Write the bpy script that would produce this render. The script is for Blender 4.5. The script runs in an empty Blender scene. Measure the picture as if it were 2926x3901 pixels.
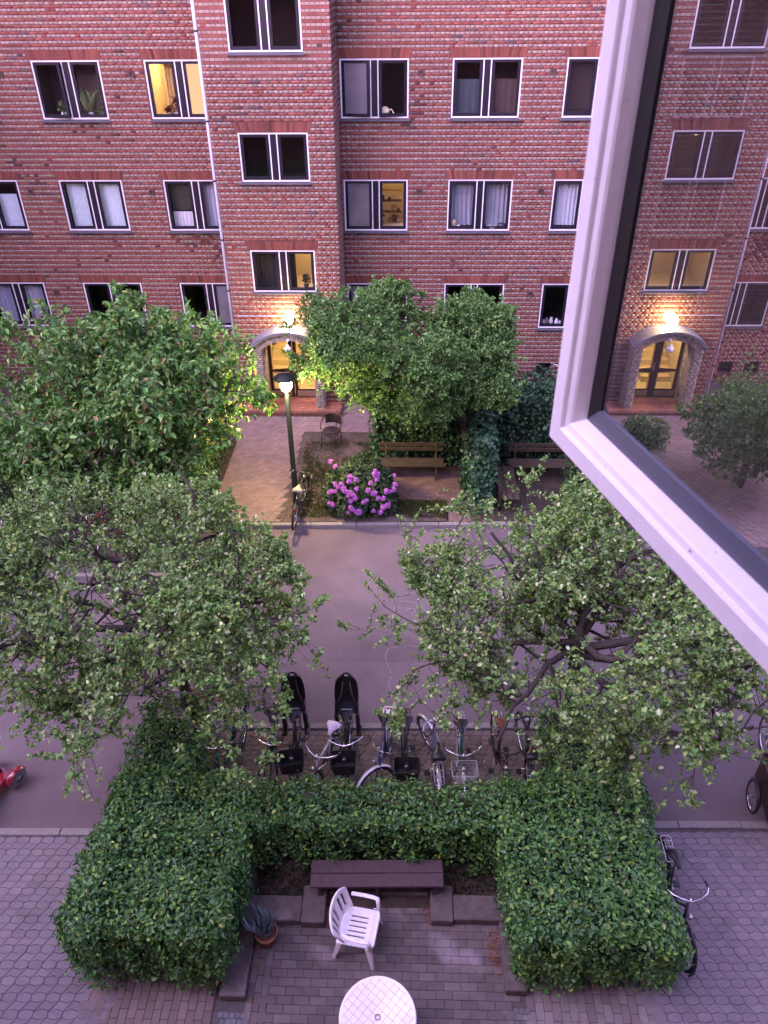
import bpy, math, random
import numpy as np
from mathutils import Vector, Matrix

# ---------------------------------------------------------------- camera
scene = bpy.context.scene
COL = scene.collection
R_ = math.radians
CAM_H = 10.5


def cam_axes():
    p, y, r = R_(35.184), R_(-1.986), R_(-0.530)
    F = np.array([math.sin(y) * math.cos(p), math.cos(y) * math.cos(p), -math.sin(p)])
    R0 = np.array([math.cos(y), -math.sin(y), 0.0])
    U0 = np.cross(R0, F)
    return math.cos(r) * R0 + math.sin(r) * U0, -math.sin(r) * R0 + math.cos(r) * U0, F


cR, cU, cF = cam_axes()
cam_data = bpy.data.cameras.new("camera")
cam = bpy.data.objects.new("camera", cam_data)
COL.objects.link(cam)
cam_data.sensor_fit = 'HORIZONTAL'
cam_data.sensor_width = 36.0
cam_data.lens = 36.0 * 2930.0 / 2926.0
cam_data.dof.use_dof = True
cam_data.dof.focus_distance = 17.0
cam_data.dof.aperture_fstop = 14.0
cam_data.clip_start = 0.02
cam_data.clip_end = 600.0
cam.matrix_world = Matrix(((cR[0], cU[0], -cF[0], 0.0), (cR[1], cU[1], -cF[1], 0.0),
                           (cR[2], cU[2], -cF[2], CAM_H), (0, 0, 0, 1)))
scene.camera = cam

# ---------------------------------------------------------------- sky, sun, exposure (dusk, lilac afterglow)
SUN_EL, SUN_AZ = R_(4.0), R_(205.0)
world = bpy.data.worlds.new("World")
scene.world = world
world.use_nodes = True
wn, wl = world.node_tree.nodes, world.node_tree.links
wn.clear()
sky = wn.new("ShaderNodeTexSky")
sky.sky_type = 'NISHITA'
sky.sun_disc = False
sky.sun_elevation = SUN_EL
sky.sun_rotation = SUN_AZ
sky.air_density = 1.0
sky.dust_density = 2.0
sky.ozone_density = 2.0
sat = wn.new("ShaderNodeHueSaturation")
sat.inputs["Saturation"].default_value = 0.55
tintn = wn.new("ShaderNodeMix")
tintn.data_type = 'RGBA'
tintn.blend_type = 'MULTIPLY'
tintn.inputs[0].default_value = 1.0
tintn.inputs[7].default_value = (1.0, 0.74, 1.26, 1.0)     # the lilac cast of the whole evening sky
bg = wn.new("ShaderNodeBackground")
bg.inputs["Strength"].default_value = 0.15
wo = wn.new("ShaderNodeOutputWorld")
wl.new(sky.outputs[0], sat.inputs["Color"])
wl.new(sat.outputs[0], tintn.inputs[6])
wl.new(tintn.outputs[2], bg.inputs["Color"])
wl.new(bg.outputs[0], wo.inputs["Surface"])

sun_data = bpy.data.lights.new("sun", 'SUN')
sun_data.energy = 0.5
sun_data.angle = R_(70)
sun_data.color = (1.0, 0.76, 1.08)
sun = bpy.data.objects.new("sun", sun_data)
COL.objects.link(sun)
sun.rotation_euler = (R_(42), 0, R_(-58))

scene.view_settings.view_transform = 'Standard'
scene.view_settings.look = 'None'
scene.view_settings.gamma = 1.0
scene.view_settings.exposure = 3.68
scene.render.engine = 'CYCLES'
scene.cycles.use_denoising = True
scene.cycles.max_bounces = 5
scene.cycles.diffuse_bounces = 2
scene.cycles.adaptive_threshold = 0.03
scene.cycles.glossy_bounces = 4
scene.cycles.transmission_bounces = 4
scene.cycles.transparent_max_bounces = 12
scene.cycles.caustics_reflective = False
scene.cycles.caustics_refractive = False
scene.cycles.sample_clamp_indirect = 4.0

rng = np.random.default_rng(7)
random.seed(7)


# ---------------------------------------------------------------- materials
def nodes_of(m):
    m.use_nodes = True
    nt = m.node_tree
    nt.nodes.clear()
    out = nt.nodes.new("ShaderNodeOutputMaterial")
    return nt, out


MATS = {}


def mat(name, col, rough=0.7, metal=0.0, noise=None, bump=None, src=None, spec=0.4, coat=0.0, var2=None):
    """principled surface; noise=(scale, amount) mottles the colour, bump=(scale, strength) fine relief,
    src='attr' takes colour from the mesh attribute 'tint', src='obj' from the object colour."""
    if name in MATS:
        return MATS[name]
    m = bpy.data.materials.new(name)
    nt, out = nodes_of(m)
    N, L = nt.nodes, nt.links
    b = N.new("ShaderNodeBsdfPrincipled")
    b.inputs["Roughness"].default_value = rough
    b.inputs["Metallic"].default_value = metal
    b.inputs["Specular IOR Level"].default_value = spec
    b.inputs["Coat Weight"].default_value = coat
    c4 = (*col, 1.0)
    if src == 'attr':
        a = N.new("ShaderNodeAttribute")
        a.attribute_name = "tint"
        csock = a.outputs["Color"]
    elif src == 'obj':
        a = N.new("ShaderNodeObjectInfo")
        csock = a.outputs["Color"]
    else:
        a = N.new("ShaderNodeRGB")
        a.outputs[0].default_value = c4
        csock = a.outputs[0]
    tc = N.new("ShaderNodeTexCoord")
    geo = N.new("ShaderNodeNewGeometry")
    if noise:
        nz = N.new("ShaderNodeTexNoise")
        nz.inputs["Scale"].default_value = noise[0]
        nz.inputs["Detail"].default_value = 6.0
        nz.inputs["Roughness"].default_value = 0.65
        L.new(geo.outputs["Position"], nz.inputs["Vector"])
        mr = N.new("ShaderNodeMapRange")
        mr.inputs["From Min"].default_value = 0.3
        mr.inputs["From Max"].default_value = 0.7
        mr.inputs["To Min"].default_value = 1.0 - noise[1]
        mr.inputs["To Max"].default_value = 1.0 + noise[1]
        L.new(nz.outputs["Fac"], mr.inputs["Value"])
        mx = N.new("ShaderNodeMix")
        mx.data_type = 'RGBA'
        mx.blend_type = 'MULTIPLY'
        mx.inputs[0].default_value = 1.0
        L.new(csock, mx.inputs[6])
        L.new(mr.outputs[0], mx.inputs[7])
        csock = mx.outputs[2]
    if var2:        # second colour in blotches: (scale, colour, low, high)
        nz = N.new("ShaderNodeTexNoise")
        nz.inputs["Scale"].default_value = var2[0]
        nz.inputs["Detail"].default_value = 8.0
        L.new(geo.outputs["Position"], nz.inputs["Vector"])
        mr = N.new("ShaderNodeMapRange")
        mr.inputs["From Min"].default_value = var2[2]
        mr.inputs["From Max"].default_value = var2[3]
        L.new(nz.outputs["Fac"], mr.inputs["Value"])
        mx = N.new("ShaderNodeMix")
        mx.data_type = 'RGBA'
        L.new(mr.outputs[0], mx.inputs[0])
        L.new(csock, mx.inputs[6])
        mx.inputs[7].default_value = (*var2[1], 1.0)
        csock = mx.outputs[2]
    L.new(csock, b.inputs["Base Color"])
    if bump:
        nb = N.new("ShaderNodeTexNoise")
        nb.inputs["Scale"].default_value = bump[0]
        nb.inputs["Detail"].default_value = 4.0
        L.new(geo.outputs["Position"], nb.inputs["Vector"])
        bp = N.new("ShaderNodeBump")
        bp.inputs["Strength"].default_value = bump[1]
        bp.inputs["Distance"].default_value = 0.01
        L.new(nb.outputs["Fac"], bp.inputs["Height"])
        L.new(bp.outputs[0], b.inputs["Normal"])
    L.new(b.outputs[0], out.inputs["Surface"])
    MATS[name] = m
    return m


def leaf_mat(name, rough=0.45, trans=0.3):
    if name in MATS:
        return MATS[name]
    m = bpy.data.materials.new(name)
    nt, out = nodes_of(m)
    N, L = nt.nodes, nt.links
    a = N.new("ShaderNodeAttribute")
    a.attribute_name = "tint"
    b = N.new("ShaderNodeBsdfPrincipled")
    b.inputs["Roughness"].default_value = rough
    b.inputs["Specular IOR Level"].default_value = 0.5
    t = N.new("ShaderNodeBsdfTranslucent")
    mx = N.new("ShaderNodeMixShader")
    mx.inputs[0].default_value = trans
    hs = N.new("ShaderNodeHueSaturation")
    hs.inputs["Value"].default_value = 1.3
    hs.inputs["Saturation"].default_value = 1.1
    L.new(a.outputs["Color"], b.inputs["Base Color"])
    L.new(a.outputs["Color"], hs.inputs["Color"])
    L.new(hs.outputs[0], t.inputs["Color"])
    L.new(b.outputs[0], mx.inputs[1])
    L.new(t.outputs[0], mx.inputs[2])
    L.new(mx.outputs[0], out.inputs["Surface"])
    MATS[name] = m
    return m


def glass_mat(name, ior=1.5, tint=(1, 1, 1), rough=0.0, dirt=0.0):
    if name in MATS:
        return MATS[name]
    m = bpy.data.materials.new(name)
    nt, out = nodes_of(m)
    N, L = nt.nodes, nt.links
    fr = N.new("ShaderNodeFresnel")
    g0 = N.new("ShaderNodeNewGeometry")          # the same glass from either side
    mi = N.new("ShaderNodeMix")
    mi.inputs[2].default_value = ior
    mi.inputs[3].default_value = 1.0 / ior
    L.new(g0.outputs["Backfacing"], mi.inputs[0])
    L.new(mi.outputs[0], fr.inputs["IOR"])
    tr = N.new("ShaderNodeBsdfTransparent")
    tr.inputs["Color"].default_value = (*tint, 1)
    gl = N.new("ShaderNodeBsdfGlossy")
    gl.inputs["Roughness"].default_value = rough
    gl.inputs["Color"].default_value = (0.97, 0.97, 0.97, 1)
    mx = N.new("ShaderNodeMixShader")
    L.new(fr.outputs[0], mx.inputs[0])
    L.new(tr.outputs[0], mx.inputs[1])
    L.new(gl.outputs[0], mx.inputs[2])
    last = mx
    if dirt > 0:
        df = N.new("ShaderNodeBsdfDiffuse")
        df.inputs["Color"].default_value = (0.5, 0.48, 0.46, 1)
        nz = N.new("ShaderNodeTexNoise")
        nz.inputs["Scale"].default_value = 9.0
        nz.inputs["Detail"].default_value = 8.0
        geo = N.new("ShaderNodeNewGeometry")
        L.new(geo.outputs["Position"], nz.inputs["Vector"])
        mr = N.new("ShaderNodeMapRange")
        mr.inputs["From Min"].default_value = 0.45
        mr.inputs["From Max"].default_value = 0.8
        mr.inputs["To Min"].default_value = dirt * .45
        mr.inputs["To Max"].default_value = dirt
        L.new(nz.outputs["Fac"], mr.inputs["Value"])
        m2 = N.new("ShaderNodeMixShader")
        L.new(mr.outputs[0], m2.inputs[0])
        L.new(mx.outputs[0], m2.inputs[1])
        L.new(df.outputs[0], m2.inputs[2])
        last = m2
    L.new(last.outputs[0], out.inputs["Surface"])
    MATS[name] = m
    return m


def emit_mat(name, col, strength):
    if name in MATS:
        return MATS[name]
    m = bpy.data.materials.new(name)
    nt, out = nodes_of(m)
    e = nt.nodes.new("ShaderNodeEmission")
    e.inputs["Color"].default_value = (*col, 1)
    e.inputs["Strength"].default_value = strength
    nt.links.new(e.outputs[0], out.inputs["Surface"])
    MATS[name] = m
    return m


# ---------------------------------------------------------------- mesh helpers
class MB:
    def __init__(self):
        self.v, self.f, self.s = [], [], []

    def add(self, vs, fs, smooth=False):
        o = len(self.v)
        self.v.extend([tuple(map(float, p)) for p in vs])
        for f in fs:
            self.f.append(tuple(i + o for i in f))
            self.s.append(smooth)

    def box(self, lo, hi, M=None):
        x0, y0, z0 = lo
        x1, y1, z1 = hi
        vs = [(x0, y0, z0), (x1, y0, z0), (x1, y1, z0), (x0, y1, z0), (x0, y0, z1), (x1, y0, z1), (x1, y1, z1), (x0, y1, z1)]
        if M is not None:
            vs = [M @ Vector(p) for p in vs]
        self.add(vs, [(0, 3, 2, 1), (4, 5, 6, 7), (0, 1, 5, 4), (1, 2, 6, 5), (2, 3, 7, 6), (3, 0, 4, 7)])

    def bbox(self, lo, hi, b=0.008, M=None):
        """box with a small chamfer on every vertical and top edge"""
        x0, y0, z0 = lo
        x1, y1, z1 = hi
        b = min(b, (x1 - x0) * .45, (y1 - y0) * .45, (z1 - z0) * .45)
        ring = lambda i, z: [(x0 + i + b * (1 - 0), y0 + i, z), (x1 - i - b, y0 + i, z), (x1 - i, y0 + i + b, z), (x1 - i, y1 - i - b, z),
                             (x1 - i - b, y1 - i, z), (x0 + i + b, y1 - i, z), (x0 + i, y1 - i - b, z), (x0 + i, y0 + i + b, z)]
        vs = ring(b, z0) + ring(0, z0 + b) + ring(0, z1 - b) + ring(b, z1)
        if M is not None:
            vs = [M @ Vector(p) for p in vs]
        fs = [tuple(reversed(range(8)))]
        for k in range(3):
            for i in range(8):
                j = (i + 1) % 8
                fs.append((k * 8 + i, k * 8 + j, k * 8 + 8 + j, k * 8 + 8 + i))
        fs.append(tuple(range(24, 32)))
        self.add(vs, fs)

    def quad(self, a, b, c, d):
        self.add([a, b, c, d], [(0, 1, 2, 3)])

    def tube(self, pts, rad, sides=8, caps=True, smooth=True, closed=False):
        pts = [Vector(p) for p in pts]
        n = len(pts)
        if not hasattr(rad, '__len__'):
            rad = [rad] * n
        vs = []
        up = None
        for i, p in enumerate(pts):
            if closed:
                t = pts[(i + 1) % n] - pts[i - 1]
            else:
                t = pts[min(i + 1, n - 1)] - pts[max(i - 1, 0)]
            if t.length < 1e-9:
                t = Vector((0, 0, 1))
            t.normalize()
            if up is None:
                up = Vector((0, 0, 1)) if abs(t.z) < .9 else Vector((1, 0, 0))
            a = t.cross(up)
            if a.length < 1e-6:
                a = t.cross(Vector((1, 0.3, 0)))
            a.normalize()
            b = a.cross(t).normalized()
            up = b
            for k in range(sides):
                an = 2 * math.pi * k / sides
                vs.append(p + (a * math.cos(an) + b * math.sin(an)) * rad[i])
        fs = []
        m = n if closed else n - 1
        for i in range(m):
            i2 = (i + 1) % n
            for k in range(sides):
                k2 = (k + 1) % sides
                fs.append((i * sides + k, i2 * sides + k, i2 * sides + k2, i * sides + k2))
        if caps and not closed:
            fs.append(tuple(range(sides)))
            fs.append(tuple(reversed(range((n - 1) * sides, n * sides))))
        self.add(vs, fs, smooth)

    def lathe(self, prof, c=(0, 0, 0), sides=24, M=None, smooth=True):
        vs, fs = [], []
        for r, z in prof:
            for k in range(sides):
                an = 2 * math.pi * k / sides
                p = Vector((c[0] + r * math.cos(an), c[1] + r * math.sin(an), c[2] + z))
                vs.append(M @ p if M is not None else p)
        for i in range(len(prof) - 1):
            for k in range(sides):
                k2 = (k + 1) % sides
                fs.append((i * sides + k, i * sides + k2, (i + 1) * sides + k2, (i + 1) * sides + k))
        self.add(vs, fs, smooth)

    def prism(self, poly, z0, z1, M=None):
        n = len(poly)
        vs = [(x, y, z0) for x, y in poly] + [(x, y, z1) for x, y in poly]
        if M is not None:
            vs = [M @ Vector(p) for p in vs]
        fs = [tuple(reversed(range(n))), tuple(range(n, 2 * n))]
        for i in range(n):
            j = (i + 1) % n
            fs.append((i, j, n + j, n + i))
        self.add(vs, fs)

    def mesh(self, name, m=None):
        me = bpy.data.meshes.new(name)
        me.from_pydata(self.v, [], self.f)
        if any(self.s):
            me.polygons.foreach_set("use_smooth", self.s)
        if m is not None:
            me.materials.append(m)
        me.update()
        return me

    def build(self, name, m, parent=None, **props):
        return link(name, self.mesh(name, m), parent, **props)


def link(name, data, parent=None, **props):
    o = bpy.data.objects.new(name, data)
    COL.objects.link(o)
    if parent is not None:
        o.parent = parent
    for k, v in props.items():
        o[k] = v
    return o


def thing(name, label, cat, loc=(0, 0, 0), rz=0.0, group=None):
    o = bpy.data.objects.new(name, None)
    COL.objects.link(o)
    o.empty_display_size = 0.1
    o.location = loc
    o.rotation_euler = (0, 0, rz)
    o["label"] = label
    o["category"] = cat
    if group:
        o["group"] = group
    return o


def tag(o, label, cat, group=None):
    o["label"] = label
    o["category"] = cat
    if group:
        o["group"] = group
    return o


def np_quads(name, V, F, tint, m, smooth=False):
    """fast mesh of quads from numpy arrays; tint = per-vertex linear colour"""
    me = bpy.data.meshes.new(name)
    V = np.ascontiguousarray(V, dtype=np.float32).reshape(-1, 3)
    F = np.ascontiguousarray(F, dtype=np.int32).reshape(-1, 4)
    me.vertices.add(len(V))
    me.vertices.foreach_set("co", V.ravel())
    me.loops.add(F.size)
    me.loops.foreach_set("vertex_index", F.ravel())
    me.polygons.add(len(F))
    me.polygons.foreach_set("loop_start", np.arange(0, F.size, 4, dtype=np.int32))
    me.polygons.foreach_set("loop_total", np.full(len(F), 4, dtype=np.int32))
    if smooth:
        me.polygons.foreach_set("use_smooth", np.ones(len(F), dtype=bool))
    if tint is not None:
        a = me.attributes.new("tint", 'FLOAT_COLOR', 'POINT')
        t = np.ones((len(V), 4), dtype=np.float32)
        t[:, :3] = tint
        a.data.foreach_set("color", t.ravel())
    me.materials.append(m)
    me.update(calc_edges=True)
    return me


def unit(a):
    return a / np.maximum(np.linalg.norm(a, axis=-1, keepdims=True), 1e-9)


def leaves_mesh(name, P, D, Nn, size, width, tint, m, fold=0.12, curl=0.1):
    """ovate leaves, two quads each, folded along the midrib; P base, D tip direction, Nn face normal"""
    P, D, Nn = np.asarray(P, float), unit(np.asarray(D, float)), np.asarray(Nn, float)
    S = unit(np.cross(D, Nn) + 1e-6)
    Nn = unit(np.cross(S, D))
    s = np.asarray(size, float)[:, None]
    w = s * np.asarray(width).reshape(-1, 1) if np.ndim(width) else s * width
    up = Nn * s * fold
    B = P
    T = P + D * s - Nn * s * curl
    L1 = P + D * s * .30 + S * w * .46 + up
    L2 = P + D * s * .68 + S * w * .40 + up * .8
    R1 = P + D * s * .30 - S * w * .46 + up
    R2 = P + D * s * .68 - S * w * .40 + up * .8
    V = np.stack([B, L1, L2, T, R2, R1], 1)
    n = len(P)
    base = (np.arange(n) * 6)[:, None]
    F = np.concatenate([base + np.array([[0, 3, 2, 1]]), base + np.array([[0, 5, 4, 3]])], 1)
    tv = np.repeat(np.asarray(tint, float)[:, None, :], 6, 1)
    return np_quads(name, V, F, tv.reshape(-1, 3), m)


def tints(n, cols, weights, jitter=0.18, r=None):
    r = r or rng
    cols = np.array(cols, float)
    idx = r.choice(len(cols), n, p=np.array(weights) / np.sum(weights))
    t = cols[idx] * (1 + jitter * r.standard_normal((n, 1)))
    t *= (1 + .06 * r.standard_normal((n, 3)))
    return np.clip(t, .005, .9)


def add_tint(me, arr):
    a = me.attributes.new("tint", 'FLOAT_COLOR', 'POINT')
    t = np.ones((len(me.vertices), 4), dtype=np.float32)
    t[:, :3] = arr
    a.data.foreach_set("color", t.ravel())


# ---------------------------------------------------------------- the ground
SK = 0.024                      # the street runs at a slight skew to the facade


def sk(x, y0):
    return y0 + SK * x


def sheet(name, poly, z, m, parent=None, **props):
    mb = MB()
    mb.add([(x, y, z) for x, y in poly], [tuple(range(len(poly)))])
    return mb.build(name, m, parent, **props)


M_soil = mat("soil", (.045, .035, .028), .95, noise=(6, .45), bump=(60, .8), var2=(2.2, (.09, .062, .05), .5, .7))
M_asph = mat("asphalt", (.142, .112, .130), .9, noise=(.55, .28), bump=(190, 1.0), var2=(70, (.24, .20, .225), .60, .78))
M_kerb = mat("granite_kerb", (.22, .20, .20), .85, noise=(30, .22), bump=(120, .5))
M_joint = mat("joint_sand", (.082, .072, .074), .95, noise=(20, .3))
M_pav_o = mat("paver_stone", (.2, .2, .2), .82, noise=(7, .10), bump=(160, .35), src='obj', var2=(1.3, (.115, .102, .112), .58, .76))
M_pav_a = mat("paver_stone_far", (.2, .2, .2), .82, noise=(7, .10), bump=(160, .35), src='attr')

ground = sheet("ground", [(-150, -60), (150, -60), (150, 180), (-150, 180)], -.17, M_soil, kind="structure")
road = sheet("road", [(-60, sk(-60, 6.3)), (30, sk(30, 6.3)), (30, sk(30, 14.6)), (-60, sk(-60, 14.6))], -.10, M_asph, kind="structure")


sheet("road_patch", [(-14, sk(-14, 6.35)), (14, sk(14, 6.35)), (14, sk(14, 10.15)), (-14, sk(-14, 10.15))], -.0965,
      mat("asphalt_patch", (.150, .119, .137), .9, noise=(.8, .17), bump=(190, 1.0), var2=(60, (.24, .20, .225), .60, .78)), None, kind="structure")


def slab(name, poly, m=M_joint, top=-.016, bot=-.16):
    mb = MB()
    mb.prism(poly, bot, top)
    return mb.build(name, m, None, kind="structure")


pave_l = slab("pavement", [(-14, -3), (-4.0, -3), (-4.0, sk(-4.0, 6.56)), (-14, sk(-14, 6.56))])
pave_r = slab("pavement", [(3.2, -3), (12, -3), (12, sk(12, 6.68)), (3.2, sk(3.2, 6.68))])
terr = slab("terrace", [(-3.998, -3), (3.198, -3), (3.198, 5.0), (-3.998, 5.0)])
bay = slab("bicycle_bay", [(-3.998, 5.003), (3.198, 5.003), (3.198, sk(3.2, 8.52)), (-3.998, sk(-4, 8.52))])
garden = slab("garden_bed", [(-30, sk(-30, 14.50)), (16, sk(16, 14.50)), (16, 40), (-30, 40)], M_soil)
bay_far = slab("bicycle_bay", [(-13, sk(-13, 12.68)), (-4.05, sk(-4.05, 12.68)), (-4.05, sk(-4.05, 14.497)), (-13, sk(-13, 14.497))])
court_w = slab("courtyard", [(-44, sk(-44, 14.497)), (-13.003, sk(-13, 14.497)), (-13.003, sk(-13, 8.5)), (-12.0, 6.45), (-14.2, 6.3), (-14.2, -3), (-44, -3)])


def kerb_line(x0, x1, yc, w=.12, top=.012, L=1.0, label=None):
    """granite kerb stones laid end to end along X, each a stone of its own"""
    k = thing("kerb", "x", "kerb")
    del k["label"], k["category"]
    k["kind"] = "structure"
    x = x0
    while x < x1 - .05:
        l = min(L * random.uniform(.9, 1.1), x1 - x)
        mb = MB()
        mb.bbox((-l / 2 + .004, -w / 2, -.15), (l / 2 - .004, w / 2, top + random.uniform(-.004, .004)), .012)
        o = mb.build("kerb_stone", M_kerb, k)
        o.location = (x + l / 2, sk(x + l / 2, yc) + random.uniform(-.004, .004), 0)
        o.rotation_euler = (0, 0, math.atan(SK) + random.uniform(-.004, .004))
        x += l
    return k


kerb_line(-10, -4.0, 6.62)
kerb_line(3.2, 10, 6.745)
kerb_line(-4.1, 3.3, 8.585)
kerb_line(-4.05, 8.0, 14.43)
kerb_line(-13, -4.0, 12.61)


# interlocking S-pavers: rows of six-sided stones alternate with rows of slanted ones
def cell_poly(kind, w, h, a, s, g):
    if kind == 0:
        p = [(-w / 2, -h / 2 + a), (0, -h / 2 - a), (w / 2, -h / 2 + a), (w / 2, h / 2 - a), (0, h / 2 + a), (-w / 2, h / 2 - a)]
    else:
        p = [(-w / 2 - s / 2, -h / 2 - a), (-s / 2, -h / 2 + a), (w / 2 - s / 2, -h / 2 - a),
             (w / 2 + s / 2, h / 2 + a), (s / 2, h / 2 - a), (-w / 2 + s / 2, h / 2 + a)]
    c = np.mean(p, 0)
    out = []
    for q in p:
        d = np.array(q) - c
        out.append(tuple(c + d * (1 - g / np.linalg.norm(d))))
    return out


def paver_mesh(poly, m, t=.045):
    mb = MB()
    n = len(poly)
    c = np.mean(poly, 0)
    top = [tuple(c + (np.array(p) - c) * .955) + (0.0,) for p in poly]
    mid = [p + (-.007,) for p in poly]
    bot = [p + (-t,) for p in poly]
    vs = top + mid + bot
    fs = [tuple(range(n))]
    for k in range(2):
        for i in range(n):
            j = (i + 1) % n
            fs.append((k * n + n + i, k * n + n + j, k * n + j, k * n + i))
    mb.add(vs, fs)
    return mb


def lay_pavers(parent, inside, box, cols, w=.183, h=.097, slant=.09, rot=0.0, origin=(0, 0), singles=300, near=(0, 0), z=0.0):
    a = .013
    kinds = [paver_mesh(cell_poly(0, w, h, a, 0, .0021), M_pav_o), paver_mesh(cell_poly(1, w, h, a, slant, .0021), M_pav_o)]
    meshes = [k.mesh("paver", M_pav_o) for k in kinds]
    cr, sr = math.cos(rot), math.sin(rot)
    cells = []
    nr = int((box[3] - box[1]) / h) + 2
    nc = int((box[2] - box[0]) / w) + 2
    for r in range(nr):
        kind = r % 2
        k2 = r // 2
        offx = (k2 * slant) % w if kind == 0 else (k2 * slant) % w + slant / 2
        for c in range(-1, nc):
            lx, ly = box[0] + c * w + offx, box[1] + r * h
            X, Y = origin[0] + lx * cr - ly * sr, origin[1] + lx * sr + ly * cr
            if inside(X, Y):
                cells.append((X, Y, kind))
    cells.sort(key=lambda q: (q[0] - near[0]) ** 2 + (q[1] - near[1]) ** 2)
    cols = np.array(cols)

    def pick(X, Y):
        n = .5 + .5 * math.sin(X * 1.3 + 1.7 * math.sin(Y * .9)) * math.cos(Y * 1.1 + .6 * X)
        c = cols[random.randrange(len(cols))] * (.86 + .22 * n) * random.uniform(.9, 1.1)
        return c
    for X, Y, kind in cells[:singles]:
        o = link("paver", meshes[kind], parent)
        o.location = (X, Y, z + random.uniform(-.0025, .0025))
        o.rotation_euler = (random.uniform(-.008, .008), random.uniform(-.008, .008), rot + random.uniform(-.008, .008))
        o.color = (*pick(X, Y), 1)
    rest = cells[singles:]
    if rest:
        mb = MB()
        tt = []
        for X, Y, kind in rest:
            zz = z + random.uniform(-.002, .002)
            vs = [(X + p[0] * cr - p[1] * sr, Y + p[0] * sr + p[1] * cr, zz + p[2]) for p in kinds[kind].v]
            mb.add(vs, kinds[kind].f)
            tt += [pick(X, Y)] * len(vs)
        me = mb.mesh("paver_field", M_pav_a)
        add_tint(me, np.array(tt))
        link("paver_field", me, parent, kind="stuff")


PC = [(.168, .146, .168), (.176, .152, .172), (.158, .141, .164), (.172, .146, .164)]
PC2 = [(.23, .165, .16), (.25, .18, .172), (.215, .158, .155), (.24, .17, .168)]
rotS = math.atan(SK)
lay_pavers(pave_l, lambda x, y: -8.2 < x < -3.62 and 3.0 < y < sk(x, 6.50), (-9, 2.8, -3.4, 7.0), PC, rot=rotS, near=(-5.2, 4.8))
lay_pavers(pave_r, lambda x, y: 3.0 < x < 6.6 and 2.9 < y < sk(x, 6.63), (2.8, 2.4, 7, 6.9), PC, rot=rotS, slant=-.09, near=(4.2, 5.2))
lay_pavers(bay, lambda x, y: -3.6 < x < 2.9 and 6.55 < y < sk(x, 8.5), (-3.8, 6.2, 3.2, 8.8), [(.15, .12, .112), (.165, .13, .12), (.14, .115, .11)], rot=rotS, singles=250, near=(-.5, 8.0))


def in_path(x, y):
    if sk(x, 14.52) < y < 18.68:
        return -4.75 < x < -2.86 + .03 * (y - 18)
    return 18.68 <= y < 21.9 and -12 < x < -.55 and not (-4.85 < x < -1.78 and y > 19.62)


path = sheet("path", [(-4.8, 14.6), (-2.85, 14.6), (-2.85, 18.7), (-.5, 18.7), (-.5, 21.8), (-12, 21.8), (-12, 18.7), (-4.8, 18.7)], -.010, M_joint, None, kind="structure")
lay_pavers(path, in_path, (-12.2, 14.4, -.2, 22), PC2, rot=0, slant=.09, singles=300, near=(-3.8, 15.5), z=.004)


def bricks_floor(parent, x0, x1, y0, y1, lx, ly, cols, z=0.0, name="paving_brick", skip=None, along='x', zj=.004, singles=300, mtl=None):
    """small clay pavers in running bond; each an object sharing one mesh"""
    g = .0036
    a, b = (lx, ly)
    mb = MB()
    mb.bbox((-a / 2 + g / 2, -b / 2 + g / 2, -.05), (a / 2 - g / 2, b / 2 - g / 2, 0), .004)
    me = mb.mesh(name, mtl or M_pav_o)
    n = 0
    cells = []
    if along == 'x':
        ny = int((y1 - y0) / b)
        for j in range(ny):
            x = x0 - (a / 2 if j % 2 else 0)
            while x < x1:
                cells.append((x + a / 2, y0 + j * b + b / 2, 0))
                x += a
    else:
        nx = int((x1 - x0) / b)
        for j in range(nx):
            y = y0 - (a / 2 if j % 2 else 0)
            while y < y1:
                cells.append((x0 + j * b + b / 2, y + a / 2, math.pi / 2))
                y += a
    cells = [c for c in cells if not (skip and skip(c[0], c[1]))]
    cells.sort(key=lambda q: q[0] ** 2 + q[1] ** 2)
    for X, Y, rz in cells[:singles]:
        o = link(name, me, parent)
        o.location = (X, Y, z + random.uniform(-zj, zj) * .6)
        o.rotation_euler = (random.uniform(-.006, .006), random.uniform(-.006, .006), rz + random.uniform(-.006, .006))
        c = np.array(random.choice(cols)) * random.uniform(.85, 1.15)
        o.color = (*c, 1)
    rest = cells[singles:]
    if rest:
        mb2 = MB()
        tt = []
        for X, Y, rz in rest:
            M = Matrix.Translation((X, Y, z + random.uniform(-zj, zj) * .6)) @ Matrix.Rotation(rz, 4, 'Z')
            mb2.add([M @ Vector(v) for v in mb.v], mb.f)
            tt += [np.array(random.choice(cols)) * random.uniform(.85, 1.15)] * len(mb.v)
        me2 = mb2.mesh("paving_brick_field", M_pav_a)
        add_tint(me2, np.array(tt))
        link("paving_brick_field", me2, parent, kind="stuff")


M_ter_o = mat("terrace_brick", (.2, .2, .2), .85, noise=(5, .16), bump=(160, .4), src='obj', var2=(1.15, (.30, .26, .29), .57, .72))
TB = [(.112, .092, .092), (.12, .096, .095), (.105, .088, .09), (.118, .10, .10), (.13, .108, .108)]
bricks_floor(terr, -1.66, 1.28, 3.3, 5.6, .21, .105, TB, mtl=M_ter_o, singles=340)
bricks_floor(terr, -1.93, -1.665, 3.0, 5.05, .21, .088, TB, along='y', singles=40)
bricks_floor(terr, -4.0, -2.22, 3.2, 4.36, .21, .105, [(.165, .125, .115), (.15, .115, .108)], along='y', singles=120)
bricks_floor(terr, 1.56, 3.3, 3.2, 4.5, .21, .105, [(.19, .165, .165), (.17, .14, .138)], along='y', singles=120)
bricks_floor(terr, -2.215, -1.935, 3.3, 4.2, .07, .07, [(.14, .135, .15), (.12, .12, .135)], name="granite_sett", zj=.012)
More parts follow.
